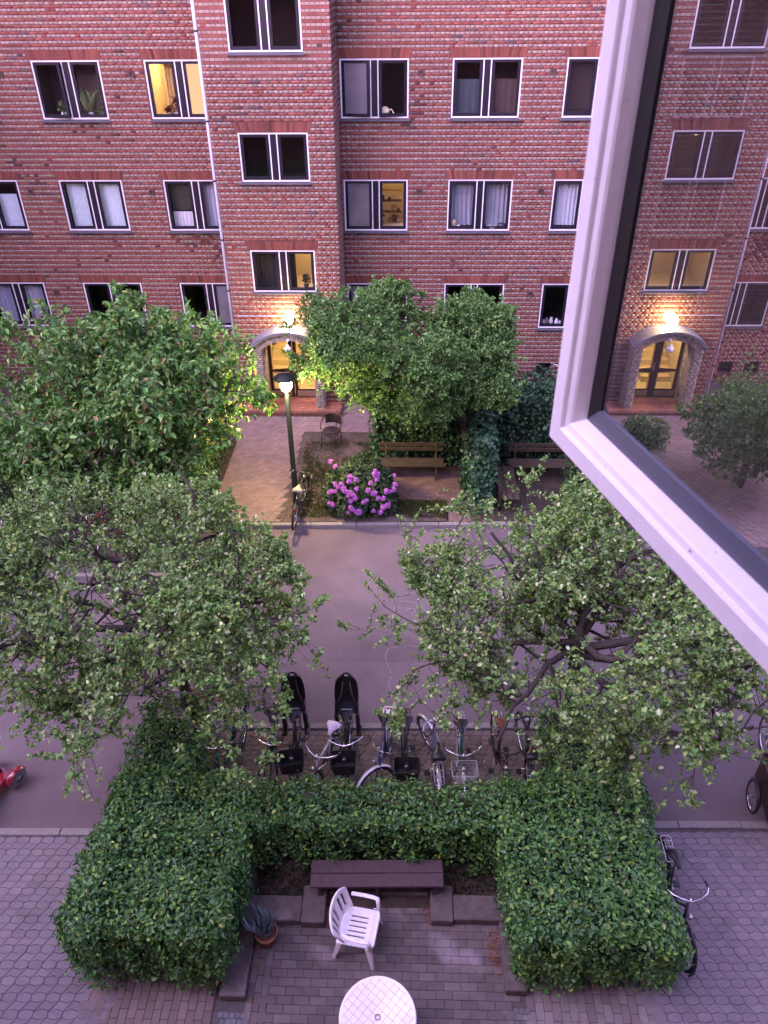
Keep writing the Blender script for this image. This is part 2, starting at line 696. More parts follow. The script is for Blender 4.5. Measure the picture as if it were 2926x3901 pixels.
bricks_floor(terr, 1.285, 1.555, 3.3, 4.3, .07, .07, [(.20, .19, .20), (.13, .13, .14)], name="granite_sett", zj=.012)
bricks_floor(garden, -.35, 1.55, 15.35, 16.95, .21, .105, [(.15, .095, .085), (.17, .11, .095)], z=.006, name="paving_brick", singles=120)
bricks_floor(garden, 1.0, 1.62, sk(1, 14.52), 15.34, .21, .105, [(.16, .115, .105), (.18, .12, .11)], z=.006, along='y', singles=60)
bricks_floor(garden, -.5, 6, 18.72, 19.6, .2, .2, [(.2, .19, .2), (.185, .175, .19)], z=.006, name="flagstone", singles=120)

# ---------------------------------------------------------------- brick buildings
M_brick = mat("brick_clay", (.3, .1, .08), .88, noise=(26, .16), bump=(90, .5), src='attr')
M_brick_o = mat("brick_clay_single", (.3, .1, .08), .88, noise=(26, .16), bump=(90, .5), src='obj')
M_mortar = mat("mortar", (.085, .062, .062), .95, noise=(40, .25))
M_white = mat("white_window_paint", (.74, .72, .76), .45, noise=(14, .06))
M_sash = mat("dark_sash_paint", (.012, .011, .020), .5, spec=.25)
M_sill = mat("slate_sill", (.085, .09, .115), .55, noise=(18, .2))
M_pane = glass_mat("window_glass", 1.52)
M_frost = mat("frosted_glass", (.15, .145, .17), .35, noise=(1.5, .25), spec=.6)
M_frost_lit = emit_mat("frosted_glass_lit", (1.0, .60, .34), .085)
M_room = mat("unlit_room_dark", (.012, .010, .011), .9)  # near-black: the darkness of unlit rooms is put into the colour
M_room_mid = mat("room_plaster_grey", (.16, .13, .12), .9)
M_room_lit = mat("room_plaster_cream", (.72, .60, .38), .9)
M_zinc = mat("zinc_sheet", (.30, .33, .40), .42, metal=.55, noise=(5, .15))
M_pipe = mat("pale_drainpipe", (.55, .56, .68), .4, noise=(3, .1))
M_black = mat("black_iron", (.018, .018, .02), .5)
M_dark = mat("dark_void", (.006, .006, .006), 1.0)

COURSE = 0.0667


class Fac:
    """a facade frame: a along the wall, n outwards, z up"""

    def __init__(self, P0, A, N):
        self.P0, self.A, self.N = np.array(P0, float), np.array(A, float), np.array(N, float)

    def __call__(self, a, n, z):
        p = self.P0 + self.A * a + self.N * n
        return (p[0], p[1], p[2] + z)

    def mat4(self, a=0, n=0, z=0):
        p = self(a, n, z)
        return Matrix(((self.A[0], self.N[0], 0, p[0]), (self.A[1], self.N[1], 0, p[1]), (0, 0, 1, p[2]), (0, 0, 0, 1)))


class FMB(MB):
    """mesh builder whose coordinates are (a, n, z) of a facade"""

    def __init__(self, fac):
        super().__init__()
        self.fac = fac

    def add(self, vs, fs, smooth=False):
        flip = np.cross(self.fac.A, self.fac.N)[2] < 0
        super().add([self.fac(*p) for p in vs], [tuple(reversed(f)) for f in fs] if flip else fs, smooth)


def blotch(seed):
    r = np.random.default_rng(seed)
    k = r.uniform(.4, 2.2, (7, 2)) * r.choice([-1, 1], (7, 2))
    ph = r.uniform(0, 6.28, 7)

    def f(a, z):
        s = 0
        for i in range(7):
            s += math.sin(k[i, 0] * a + 1.4 * k[i, 1] * z + ph[i])
        return s / 7
    return f


RED = np.array([(.225, .068, .052), (.235, .072, .053), (.212, .063, .050), (.245, .080, .056), (.205, .061, .051), (.225, .070, .054)])
PALE = np.array([(.305, .222, .188), (.325, .245, .198), (.29, .208, .182), (.305, .235, .178), (.28, .20, .178), (.325, .25, .212)])
DARK = np.array([(.11, .055, .055), (.14, .06, .055), (.09, .05, .055)])
GREY = np.array([(.40, .34, .28), (.36, .31, .27), (.44, .37, .29), (.33, .29, .27)])


def brick_list(a0, a1, z0, z1, holes, seed=1, dark=.0, pal=None, bl=None, stains=()):
    """holes: functions z -> (lo, hi) interval or None. returns rows (alo, ahi, zlo, zhi, colour)"""
    r = random.Random(seed)
    bl = bl or blotch(seed)
    out = []
    k0, k1 = int(round(z0 / COURSE)), int(round(z1 / COURSE))
    for k in range(k0, k1):
        zl, zh = k * COURSE + .005, (k + 1) * COURSE - .005
        zm = (zl + zh) / 2
        ivs = [(a0, a1)]
        for hfun in holes:
            q = hfun(zm)
            if q is None:
                continue
            nxt = []
            for lo, hi in ivs:
                if q[1] <= lo or q[0] >= hi:
                    nxt.append((lo, hi))
                    continue
                if q[0] > lo:
                    nxt.append((lo, q[0]))
                if q[1] < hi:
                    nxt.append((q[1], hi))
            ivs = nxt
        header = k % 2 == 0
        pitch = .119 if header else .238
        off = .0 if header else .06 + (.119 if k % 4 == 3 else 0)
        for lo, hi in ivs:
            i = math.floor((lo - off) / pitch)
            while i * pitch + off < hi:
                p, q = max(lo, i * pitch + off) + .005, min(hi, (i + 1) * pitch + off) - .005
                i += 1
                if q - p < .018:
                    continue
                am = (p + q) / 2
                v = bl(am, zm) + .22 * r.gauss(0, 1)
                if pal is not None:
                    c = pal[r.randrange(len(pal))]
                elif v > .80 - dark:
                    c = DARK[r.randrange(3)] if r.random() < .6 else RED[r.randrange(6)] * .6
                elif header:
                    c = PALE[r.randrange(6)] if r.random() < .985 else RED[r.randrange(6)]
                else:
                    c = RED[r.randrange(6)] if r.random() < .97 else DARK[r.randrange(3)] * 1.3
                c = c * (1 + .07 * r.gauss(0, 1)) * (1 - .25 * max(0, v))
                for st in stains:       # soot and run-off below the sills
                    if st[0] - .05 < am < st[1] + .05 and st[2] - st[3] < zm < st[2]:
                        c = c * (1 - r.uniform(.15, .55) * (1 - (st[2] - zm) / st[3]))
                out.append((p, q, zl, zh, np.clip(c, .01, .7)))
    return out


def bricks_np(name, fac, rows, depth=.007, n0=0.0, m=None, jit=.0025, seed=3):
    r = np.random.default_rng(seed)
    a = np.array([(q[0], q[1], q[2], q[3]) for q in rows])
    c = np.array([q[4] for q in rows])
    n = len(a)
    nn = n0 + r.uniform(-jit, jit, n)
    e = .0025
    rowsv = []
    for (ia, iz, out) in [(0, 2, 0), (1, 2, 0), (1, 3, 0), (0, 3, 0), (0, 2, 1), (1, 2, 1), (1, 3, 1), (0, 3, 1)]:
        sa = (e if ia == 0 else -e) * out
        sz = (e if iz == 2 else -e) * out
        av = a[:, ia] + sa
        zv = a[:, iz] + sz
        nv = nn if out else np.full(n, n0 - depth)
        P = fac.P0[None] + fac.A[None] * av[:, None] + fac.N[None] * nv[:, None]
        P[:, 2] += zv
        rowsv.append(P)
    V = np.stack(rowsv, 1)
    base = (np.arange(n) * 8)[:, None]
    fl = np.array([[4, 5, 6, 7], [0, 1, 5, 4], [1, 2, 6, 5], [2, 3, 7, 6], [3, 0, 4, 7]])
    if np.cross(fac.A, np.array([0, 0, 1.]))@fac.N < 0:
        fl = fl[:, ::-1]
    F = (base[:, None] + fl[None]).reshape(-1, 4)
    return np_quads(name, V, F, np.repeat(c[:, None], 8, 1).reshape(-1, 3), m or M_brick)


def hole_rect(a0, a1, z0, z1):
    return lambda z: (a0, a1) if z0 < z < z1 else None


def hole_flare(a0, a1, z0, z1, k=.30):
    return lambda z: (a0 - k * (z - z0) - .01, a1 + k * (z - z0) + .01) if z0 < z < z1 else None


def hole_round(a, zc, r):
    return lambda z: (a - math.sqrt(max(r * r - (z - zc) ** 2, 0)), a + math.sqrt(max(r * r - (z - zc) ** 2, 0))) if abs(z - zc) < r else None


LINT = .235


def lintel(fac, parent, a0, a1, z, n0=0.0, seed=0):
    """flat arch of upright red bricks, fanned out a little towards the ends"""
    r = random.Random(seed)
    W = a1 - a0 + .06
    nb = int(W / .0667)
    mb = FMB(fac)
    tt = []
    ac = (a0 + a1) / 2
    for i in range(nb):
        u0, u1 = -W / 2 + W * i / nb, -W / 2 + W * (i + 1) / nb
        top = 1 + .30 * 2 * LINT / W * .93
        p = [(ac + u0 + .004, z + .006), (ac + u1 - .004, z + .006), (ac + u1 * top - .004, z + LINT - .006), (ac + u0 * top + .004, z + LINT - .006)]
        nf = n0 + r.uniform(-.003, .002)
        vs = [(x, n0 - .012, zz) for x, zz in p] + [(x, nf, zz) for x, zz in p]
        mb.add(vs, [(7, 6, 5, 4), (0, 4, 5, 1), (1, 5, 6, 2), (2, 6, 7, 3), (3, 7, 4, 0)])
        c = np.clip(RED[r.randrange(6)] * .82 * (1.0 + .14 * r.gauss(0, 1)) * np.array([.98, 1.0, .92]), .01, .6)
        if r.random() < .12:
            c = c * .6
        tt += [c] * 8
    me = mb.mesh("lintel", M_brick)
    add_tint(me, np.array(tt))
    return link("lintel", me, parent, kind="stuff")


def window(fac, parent, a0, z0, w, h, spec, seed=0, n0=0.0):
    """two dark casements in a white frame with a broad dark post between two white bars, slate sill below"""
    spec = dict(spec or {})
    mb = FMB(fac)
    fw, d0, d1 = .036, n0 - .085, n0 - .012
    a1, z1 = a0 + w, z0 + h
    mb.box((a0, d0, z0), (a0 + fw, d1, z1))
    mb.box((a1 - fw, d0, z0), (a1, d1, z1))
    mb.box((a0 + fw, d0, z0), (a1 - fw, d1 - .001, z0 + fw))
    mb.box((a0 + fw, d0, z1 - fw), (a1 - fw, d1 - .001, z1))
    ac = (a0 + a1) / 2
    mw = .155
    bw = .028
    for s in (-1, 1):
        x = ac + s * (mw / 2 + bw / 2)
        mb.box((x - bw / 2, d0, z0 + fw), (x + bw / 2, d1 - .003, z1 - fw))
    win = mb.build("window", M_white, parent)
    mb = FMB(fac)
    mb.box((ac - mw / 2, d0 + .01, z0 + fw), (ac + mw / 2, d1 - .012, z1 - fw))
    mb.build("mullion", M_sash, win)
    mb = FMB(fac)
    vs = [(a0 - .03, n0 - .09, z0 - .008), (a1 + .03, n0 - .09, z0 - .008), (a1 + .03, n0 + .055, z0 - .026), (a0 - .03, n0 + .055, z0 - .026),
          (a0 - .03, n0 - .09, z0 - .062), (a1 + .03, n0 - .09, z0 - .062), (a1 + .03, n0 + .055, z0 - .062), (a0 - .03, n0 + .055, z0 - .062)]
    mb.add(vs, [(3, 2, 1, 0), (4, 5, 6, 7), (2, 3, 7, 6), (3, 0, 4, 7), (1, 2, 6, 5), (0, 1, 5, 4)])
    mb.build("sill", M_sill, win)
    # casements
    for s in (0, 1):
        x0 = a0 + fw + .002 if s == 0 else ac + mw / 2 + bw + .002
        x1 = ac - mw / 2 - bw - .002 if s == 0 else a1 - fw - .002
        zz0, zz1 = z0 + fw + .002, z1 - fw - .002
        ang = spec.get('open', (0, 0))[s]
        hinge = x0 if s == 0 else x1
        sg = 1 if s == 0 else -1

        class H(FMB):
            def add(self, vs, fs, smooth=False):
                c_, s_ = math.cos(ang), math.sin(ang)
                o = []
                for a, n, z in vs:
                    da, dn = (a - hinge), n - (n0 - .03)
                    o.append((hinge + da * c_ - sg * dn * s_ * 0 - dn * s_ * sg, n0 - .03 + abs(da) * s_ + dn * c_, z))
                super().add(o, fs, smooth)
        sb = .074
        mb = H(fac)
        da, db = n0 - .072, n0 - .024
        mb.box((x0, da, zz0), (x0 + sb, db, zz1))
        mb.box((x1 - sb, da, zz0), (x1, db, zz1))
        mb.box((x0 + sb, da, zz0), (x1 - sb, db - .001, zz0 + sb))
        mb.box((x0 + sb, da, zz1 - sb * .8), (x1 - sb, db - .001, zz1))
        mb.build("sash", M_sash, win)
        kind = spec.get('pane', ('clear', 'clear'))[s]
        mb = H(fac)
        np_ = n0 - .052
        if np.cross(fac.A, np.array([0, 0, 1.]))@fac.N > 0:
            mb.quad((x0 + sb - .004, np_, zz0 + sb - .004), (x0 + sb - .004, np_, zz1 - sb * .8 + .004), (x1 - sb + .004, np_, zz1 - sb * .8 + .004), (x1 - sb + .004, np_, zz0 + sb - .004))
        else:
            mb.quad((x0 + sb - .004, np_, zz0 + sb - .004), (x1 - sb + .004, np_, zz0 + sb - .004), (x1 - sb + .004, np_, zz1 - sb * .8 + .004), (x0 + sb - .004, np_, zz1 - sb * .8 + .004))
        mb.build("pane", {'clear': M_pane, 'frost': M_frost, 'lit': M_frost_lit}[kind], win)
    # the room behind
    mb = FMB(fac)
    dep = spec.get('depth', 1.6)
    ra0, ra1, rz0, rz1, rn0, rn1 = a0 - .25, a1 + .25, z0 - .03, z1 + .2, n0 - .20, n0 - dep
    if spec.get('room') == 'lit':
        ra0, ra1 = a0 - .02, a1 + .02
    P = [(ra0, rn0, rz0), (ra1, rn0, rz0), (ra1, rn0, rz1), (ra0, rn0, rz1), (ra0, rn1, rz0), (ra1, rn1, rz0), (ra1, rn1, rz1), (ra0, rn1, rz1)]
    mb.add(P, [(4, 5, 6, 7), (0, 1, 5, 4), (1, 2, 6, 5), (2, 3, 7, 6), (3, 0, 4, 7)])
    # reveal between brick face and room
    R0 = [(a0, n0 - .08, z0), (a1, n0 - .08, z0), (a1, n0 - .08, z1), (a0, n0 - .08, z1)]
    R1 = [(a0 - .001, rn0, z0), (a1 + .001, rn0, z0), (a1 + .001, rn0, z1), (a0 - .001, rn0, z1)]
    mb.add(R0 + R1, [(0, 1, 5, 4), (1, 2, 6, 5), (2, 3, 7, 6), (3, 0, 4, 7)])
    mb.build("room", {None: M_room, 'mid': M_room_mid, 'lit': M_room_lit}[spec.get('room')], win)
    if 'lamp' in spec:
        ld = bpy.data.lights.new("room_light", 'POINT')
        ld.energy = spec['lamp']
        ld.color = (1.0, .68, .36)
        ld.shadow_soft_size = .12
        lo = bpy.data.objects.new("room_light", ld)
        COL.objects.link(lo)
        lo.location = fac(ac + spec.get('lamp_a', 0), n0 - dep * .55, z1 - .12)
        lo.parent = win
    return win


def wall_sheet(fac, parent, a0, a1, z0, z1, rects, n=-.011, name="wall"):
    """mortar-coloured wall behind the bricks, with real openings and reveals"""
    A = sorted(set([a0, a1] + [r[0] for r in rects] + [r[1] for r in rects]))
    Z = sorted(set([z0, z1] + [r[2] for r in rects] + [r[3] for r in rects]))
    mb = FMB(fac)
    for i in range(len(A) - 1):
        for j in range(len(Z) - 1):
            am, zm = (A[i] + A[i + 1]) / 2, (Z[j] + Z[j + 1]) / 2
            if any(r[0] < am < r[1] and r[2] < zm < r[3] for r in rects):
                continue
            mb.quad((A[i], n, Z[j]), (A[i + 1], n, Z[j]), (A[i + 1], n, Z[j + 1]), (A[i], n, Z[j + 1]))
    for r in rects:
        q = [(r[0], r[2]), (r[1], r[2]), (r[1], r[3]), (r[0], r[3])]
        for i in range(4):
            p, s = q[i], q[(i + 1) % 4]
            mb.quad((p[0], n, p[1]), (s[0], n, s[1]), (s[0], n - .10, s[1]), (p[0], n - .10, p[1]))
    return mb.build(name, M_mortar, parent)


def vent(fac, parent, a, z, n0):
    mb = FMB(fac)
    prof = []
    sides = 16
    rings = [(.072, -.012), (.072, .035), (.052, .035), (.052, -.10)]
    vs, fs = [], []
    for r, n in rings:
        for k in range(sides):
            t = 2 * math.pi * k / sides
            vs.append((a + r * math.cos(t), n0 + n, z + r * math.sin(t)))
    for i in range(len(rings) - 1):
        for k in range(sides):
            k2 = (k + 1) % sides
            fs.append((i * sides + k, i * sides + k2, (i + 1) * sides + k2, (i + 1) * sides + k))
    fs.append(tuple(range(3 * sides, 4 * sides)))
    mb.add(vs, fs)
    return mb.build("vent_pipe", mat("clay_vent", (.10, .055, .05), .8), parent)


WW, WH = 1.72, 1.325
ROWZ = [(8.72 - WH), (5.922 - WH), (3.122 - WH)]
TWW, TWZ = 1.71, [(8.98, 1.12), (6.185, 1.115), (3.375, 1.115)]


def porch(fac, parent, ac, nT, sign=False, seed=5):
    """arched brick porch with zinc roof, double door, red tile step"""
    r = random.Random(seed)
    hw, pin, zs, rise, nf = .98, .71, 2.06, .40, nT + .50
    Rr = (hw ** 2 + rise ** 2) / (2 * rise)
    zc = zs + rise - Rr
    amax = math.asin(hw / Rr)
    # zinc roof
    mb = FMB(fac)
    ns = 20
    vs, fs = [], []
    for i in range(ns + 1):
        t = -amax * 1.06 + 2.12 * amax * i / ns
        for (rad, n) in [(Rr, nf + .10), (Rr, nT - .01), (Rr - .07, nT - .01), (Rr - .07, nf + .10)]:
            vs.append((ac + rad * math.sin(t), n, zc + rad * math.cos(t)))
    for i in range(ns):
        for k in range(4):
            k2 = (k + 1) % 4
            fs.append((i * 4 + k, i * 4 + k2, i * 4 + 4 + k2, i * 4 + 4 + k))
    fs += [(0, 1, 2, 3), tuple(ns * 4 + i for i in (3, 2, 1, 0))]
    mb.add(vs, fs)
    roof = mb.build("porch_roof", M_zinc, parent)
    # voussoirs
    r1 = Rr - .072
    r0 = r1 - .21
    nv = 27
    mb = FMB(fac)
    tt = []
    for i in range(nv):
        t0, t1 = -amax + 2 * amax * i / nv, -amax + 2 * amax * (i + 1) / nv
        g = .004 / Rr
        for (ra, rb) in ([(r0, r1)] if i % 2 else [(r0, (r0 + r1) / 2 - .004), ((r0 + r1) / 2 + .004, r1)]):
            q = [(ra, t0 + g), (ra, t1 - g), (rb, t1 - g), (rb, t0 + g)]
            vs = [(ac + x * math.sin(t), nT - .02, zc + x * math.cos(t)) for x, t in q] + [(ac + x * math.sin(t), nf + r.uniform(-.004, .004), zc + x * math.cos(t)) for x, t in q]
            mb.add(vs, [(7, 6, 5, 4), (0, 4, 5, 1), (1, 5, 6, 2), (2, 6, 7, 3), (3, 7, 4, 0)])
            tt += [np.clip(GREY[r.randrange(4)] * (1 + .15 * r.gauss(0, 1)), .02, .7)] * 8
    me = mb.mesh("arch_brick", M_brick)
    add_tint(me, np.array(tt))
    link("arch_brick", me, parent, kind="stuff")
    # pillars: front, outer and inner faces of small bricks over a core
    for s in (-1, 1):
        x0, x1 = sorted((ac + s * pin, ac + s * (hw - .02)))
        mb = FMB(fac)
        mb.box((x0 + .008, nT - .30, 0.0), (x1 - .008, nf - .010, zs - .12))
        pil = mb.build("pillar", M_mortar, parent)
        rows = brick_list(x0, x1, 0.0, 1.94, [], seed=seed + s, pal=GREY)
        link("pillar_brick", bricks_np("pillar_brick", fac, rows, .012, nf), pil, kind="stuff")
        for side, xx in ((s, x1 if s > 0 else x0), (-s, x0 if s > 0 else x1)):
            f2 = Fac(fac(xx, 0, 0), fac.N, fac.A * side)
            lo, hi = (nT - .30, nf - .004) if side == -s else (nT, nf - .004)
            rows = brick_list(lo, hi, 0.0, 1.94, [], seed=seed + 7 * s + side, pal=GREY)
            link("pillar_brick", bricks_np("pillar_brick", f2, rows, .012, 0.0), pil, kind="stuff")
    # floor of red tiles with a dark brick nosing
    mb = FMB(fac)
    mb.box((ac - 1.42, nT - .55, -.1), (ac + 1.42, nf + .22, .075))
    floor = mb.build("door_step", M_mortar, parent)
    mb = FMB(fac)
    tt = []
    x = ac - 1.42
    TC = np.array([(.36, .15, .095), (.40, .17, .11), (.33, .135, .09)])
    j = 0
    nn = nT - .5
    while nn < nf + .10:
        x = ac - 1.42 + (.05 if j % 2 else 0)
        while x < ac + 1.36:
            mb.box((x + .003, nn + .003, .05), (x + .097, nn + .047, .083))
            tt += [TC[r.randrange(3)] * r.uniform(.85, 1.15)] * 8
            x += .10
        nn += .05
        j += 1
    me = mb.mesh("floor_tile", M_brick)
    add_tint(me, np.array(tt))
    link("floor_tile", me, floor, kind="stuff")
    mb = FMB(fac)
    tt = []
    x = ac - 1.42
    while x < ac + 1.38:
        mb.box((x + .003, nf + .11, -.05), (x + .061, nf + .235, .084))
        tt += [np.array((.17, .075, .06)) * r.uniform(.8, 1.2)] * 8
        x += .064
    me = mb.mesh("nosing_brick", M_brick)
    add_tint(me, np.array(tt))
    link("nosing_brick", me, floor, kind="stuff")
    # double door
    nd = nT - .30
    M_door = mat("dark_oak_door", (.055, .024, .018), .45, noise=(9, .3))
    M_bead = mat("pale_oak_bead", (.62, .44, .22), .5)
    M_kick = mat("brass_kick_plate", (.46, .40, .33), .38, metal=.7)
    for s in (-1, 1):
        x0, x1 = sorted((ac + s * .008, ac + s * pin))
        z0, z1 = .09, 2.02
        xi, xo = (x0, x1) if s > 0 else (x1, x0)     # inner (meeting) and outer stile
        gi, go = xi + s * .095, xo - s * .085
        low = [(gi, .34), (go, .34), (go, .90), (gi, .86)]
        up = [(gi, 1.00), (go, .96), (go, 1.90), (gi, 1.90)]
        mb = FMB(fac)

        def plate(poly):
            q = [(x, nd - .045, z) for x, z in poly] + [(x, nd, z) for x, z in poly]
            n_ = len(poly)
            fs = [tuple(range(n_)), tuple(reversed(range(n_, 2 * n_)))] + [(i, n_ + i, n_ + (i + 1) % n_, (i + 1) % n_) for i in range(n_)]
            mb.add(q, fs)
        plate([(xi, z0), (gi, z0), (gi, z1), (xi, z1)])
        plate([(go, z0), (xo, z0), (xo, z1), (go, z1)])
        plate([(gi, z0), (go, z0), (go, .34), (gi, .34)])
        plate([(gi, .86), (go, .90), (go, .96), (gi, 1.00)])
        plate([(gi, 1.90), (go, 1.90), (go, z1), (gi, z1)])
        leaf = mb.build("door", M_door, parent)
        for poly in (low, up):
            mb = FMB(fac)
            mb.add([(x, nd - .02, z) for x, z in poly], [(0, 1, 2, 3)])
            mb.build("pane", M_pane, leaf)
            mb = FMB(fac)
            c = np.mean(poly, 0)
            inn = [tuple(c + (np.array(p) - c) * np.array([.90, .955])) for p in poly]
            for i in range(4):
                j = (i + 1) % 4
                vs = [(*poly[i], 0), (*poly[j], 0), (*inn[j], 0), (*inn[i], 0)]
                vs = [(x, nd + .006, z) for x, z, _ in vs] + [(x, nd - .05, z) for x, z, _ in vs]
                mb.add(vs, [(0, 1, 2, 3), (3, 2, 6, 7), (0, 4, 5, 1)])
            mb.build("bead", M_bead, leaf)
        mb = FMB(fac)
        mb.box((min(gi, xo) - .03, nd, .11), (max(gi, xo) + .0, nd + .006, .29))
        mb.build("kick_plate", M_kick, leaf)
    mb = FMB(fac)
    mb.box((ac + .03, nd, .93), (ac + .075, nd + .045, 1.17))
    mb.build("door_handle", M_kick, parent)
    # hall behind the door: floor, walls, a flight of stairs
    mb = FMB(fac)
    h0, h1 = nd - .06, nd - 3.2
    P = [(ac - .95, h0, .06), (ac + .95, h0, .06), (ac + .95, h0, 2.5), (ac - .95, h0, 2.5), (ac - .95, h1, .06), (ac + .95, h1, .06), (ac + .95, h1, 2.5), (ac - .95, h1, 2.5)]
    mb.add(P, [(4, 5, 6, 7), (0, 1, 5, 4), (1, 2, 6, 5), (2, 3, 7, 6), (3, 0, 4, 7)])
    mb.add([(ac - .95, h0, 2.03), (ac + .95, h0, 2.03), (ac + .95, h0, 2.5), (ac - .95, h0, 2.5)], [(0, 1, 2, 3)])
    hall = mb.build("hall", mat("hall_plaster", (.52, .44, .26), .8), parent)
    mb = FMB(fac)
    for k in range(8):
        mb.box((ac - .93, h0 - 1.0 - .26 * k - .27, .06), (ac - .03, h0 - 1.0 - .26 * k, .06 + .165 * (k + 1)))
    mb.build("stair", mat("stair_terrazzo", (.60, .48, .26), .6), hall)
    ld = bpy.data.lights.new("hall_light", 'POINT')
    ld.energy = HALL_W
    ld.color = (1.0, .72, .40)
    ld.shadow_soft_size = .15
    lo = bpy.data.objects.new("hall_light", ld)
    COL.objects.link(lo)
    lo.location = fac(ac + .2, nd - .7, 2.25)
    lo.parent = hall
    # wall under the arch closing the space over the door
    mb = FMB(fac)
    mb.box((ac - pin, nd - .05, 2.021), (ac + pin, nd - .01, 2.6))
    mb.build("transom", M_door, parent)
    # globe lamp above the roof, with conduit
    mb = FMB(fac)
    g = (ac + .085, nT + .26, 2.74)
    mb.tube([(g[0] - .11, nT + .012, 2.48), (g[0], nT + .12, 2.50), (g[0], nT + .25, 2.52), (g[0], g[1], 2.60)], .017, 8)
    mb.tube([(ac - 1.40, nT + .014, 2.70), (ac - .13, nT + .014, 2.70), (ac - .08, nT + .014, 2.66), (ac - .07, nT + .014, 2.50)], .010, 6)
    mb.bbox((ac - .11, nT + .002, 2.42), (ac - .03, nT + .05, 2.52), .006)
    lamp = mb.build("wall_lamp", M_pipe, parent)
    mb = FMB(fac)
    mb.lathe([(.0, -.15), (.06, -.138), (.11, -.10), (.145, -.04), (.15, 0), (.145, .04), (.11, .10), (.06, .138), (0, .15)], g, 20)
    mb.build("globe", emit_mat("lamp_globe_glow", (1.0, .66, .30), 9.0), lamp)
    ld = bpy.data.lights.new("globe_light", 'POINT')
    ld.energy = GLOBE_W
    ld.color = (1.0, .66, .36)
    ld.shadow_soft_size = .15
    lo = bpy.data.objects.new("globe_light", ld)
    COL.objects.link(lo)
    lo.location = fac(g[0], g[1] + .22, g[2])
    lo.parent = lamp
    # little white bell lamp in front of the arch
    mb = FMB(fac)
    b = (ac + .03, nf + .12, 1.98)
    mb.tube([(b[0] + .02, nf + .0, 2.22), (b[0] + .02, nf + .09, 2.23), (b[0], nf + .12, 2.18), (b[0], nf + .12, 2.12)], .013, 8)
    mb.lathe([(0, .15), (.03, .148), (.04, .12), (.035, .10), (.075, .075), (.10, .03), (.105, -.03), (.095, -.06), (0, -.065)], b, 16)
    mb.lathe([(0, .03), (.05, .025), (.055, 0), (.05, -.02), (0, -.02)], (b[0] + .02, nf + .02, 2.22), 12)
    mb.build("bell_lamp", M_white, parent)
    if sign:
        sz, sa, rr = 1.83, ac - .50, .088
        mb = FMB(fac)
        ns = 24
        for (ra, rb, dn) in [(rr * .78, rr, .022)]:
            for k in range(ns):
                t0, t1 = 2 * math.pi * k / ns, 2 * math.pi * (k + 1) / ns
                mb.add([(sa + ra * math.cos(t0), nd + dn, sz + ra * math.sin(t0)), (sa + rb * math.cos(t0), nd + dn, sz + rb * math.sin(t0)),
                        (sa + rb * math.cos(t1), nd + dn, sz + rb * math.sin(t1)), (sa + ra * math.cos(t1), nd + dn, sz + ra * math.sin(t1))], [(0, 1, 2, 3)])
        c45 = math.cos(R_(45)) * rr * .8
        w_ = .008
        mb.add([(sa - c45 - w_, nd + .022, sz + c45 - w_), (sa - c45 + w_, nd + .022, sz + c45 + w_), (sa + c45 + w_, nd + .022, sz - c45 + w_), (sa + c45 - w_, nd + .022, sz - c45 - w_)], [(0, 1, 2, 3)])
        sg = mb.build("no_smoking_sign", mat("sign_red", (.55, .03, .03), .5), parent)
        mb = FMB(fac)
        mb.lathe([(0, 0), (rr * 1.02, 0)], (0, 0, 0), 24)
        vs = [(sa + rr * 1.0 * math.cos(2 * math.pi * k / 24), nd + .016, sz + rr * math.sin(2 * math.pi * k / 24)) for k in range(24)]
        mb = FMB(fac)
        mb.add(vs, [tuple(range(24))])
        mb.build("sign_disc", mat("sign_cream", (.75, .62, .40), .5), sg)
        mb = FMB(fac)
        mb.box((sa - .045, nd + .018, sz - .012), (sa + .04, nd + .020, sz + .006))
        mb.box((sa + .042, nd + .018, sz - .012), (sa + .05, nd + .020, sz + .03))
        mb.build("cigarette", M_black, sg)


HALL_W, GLOBE_W, STREET_W = 12.0, 9.0, 70.0


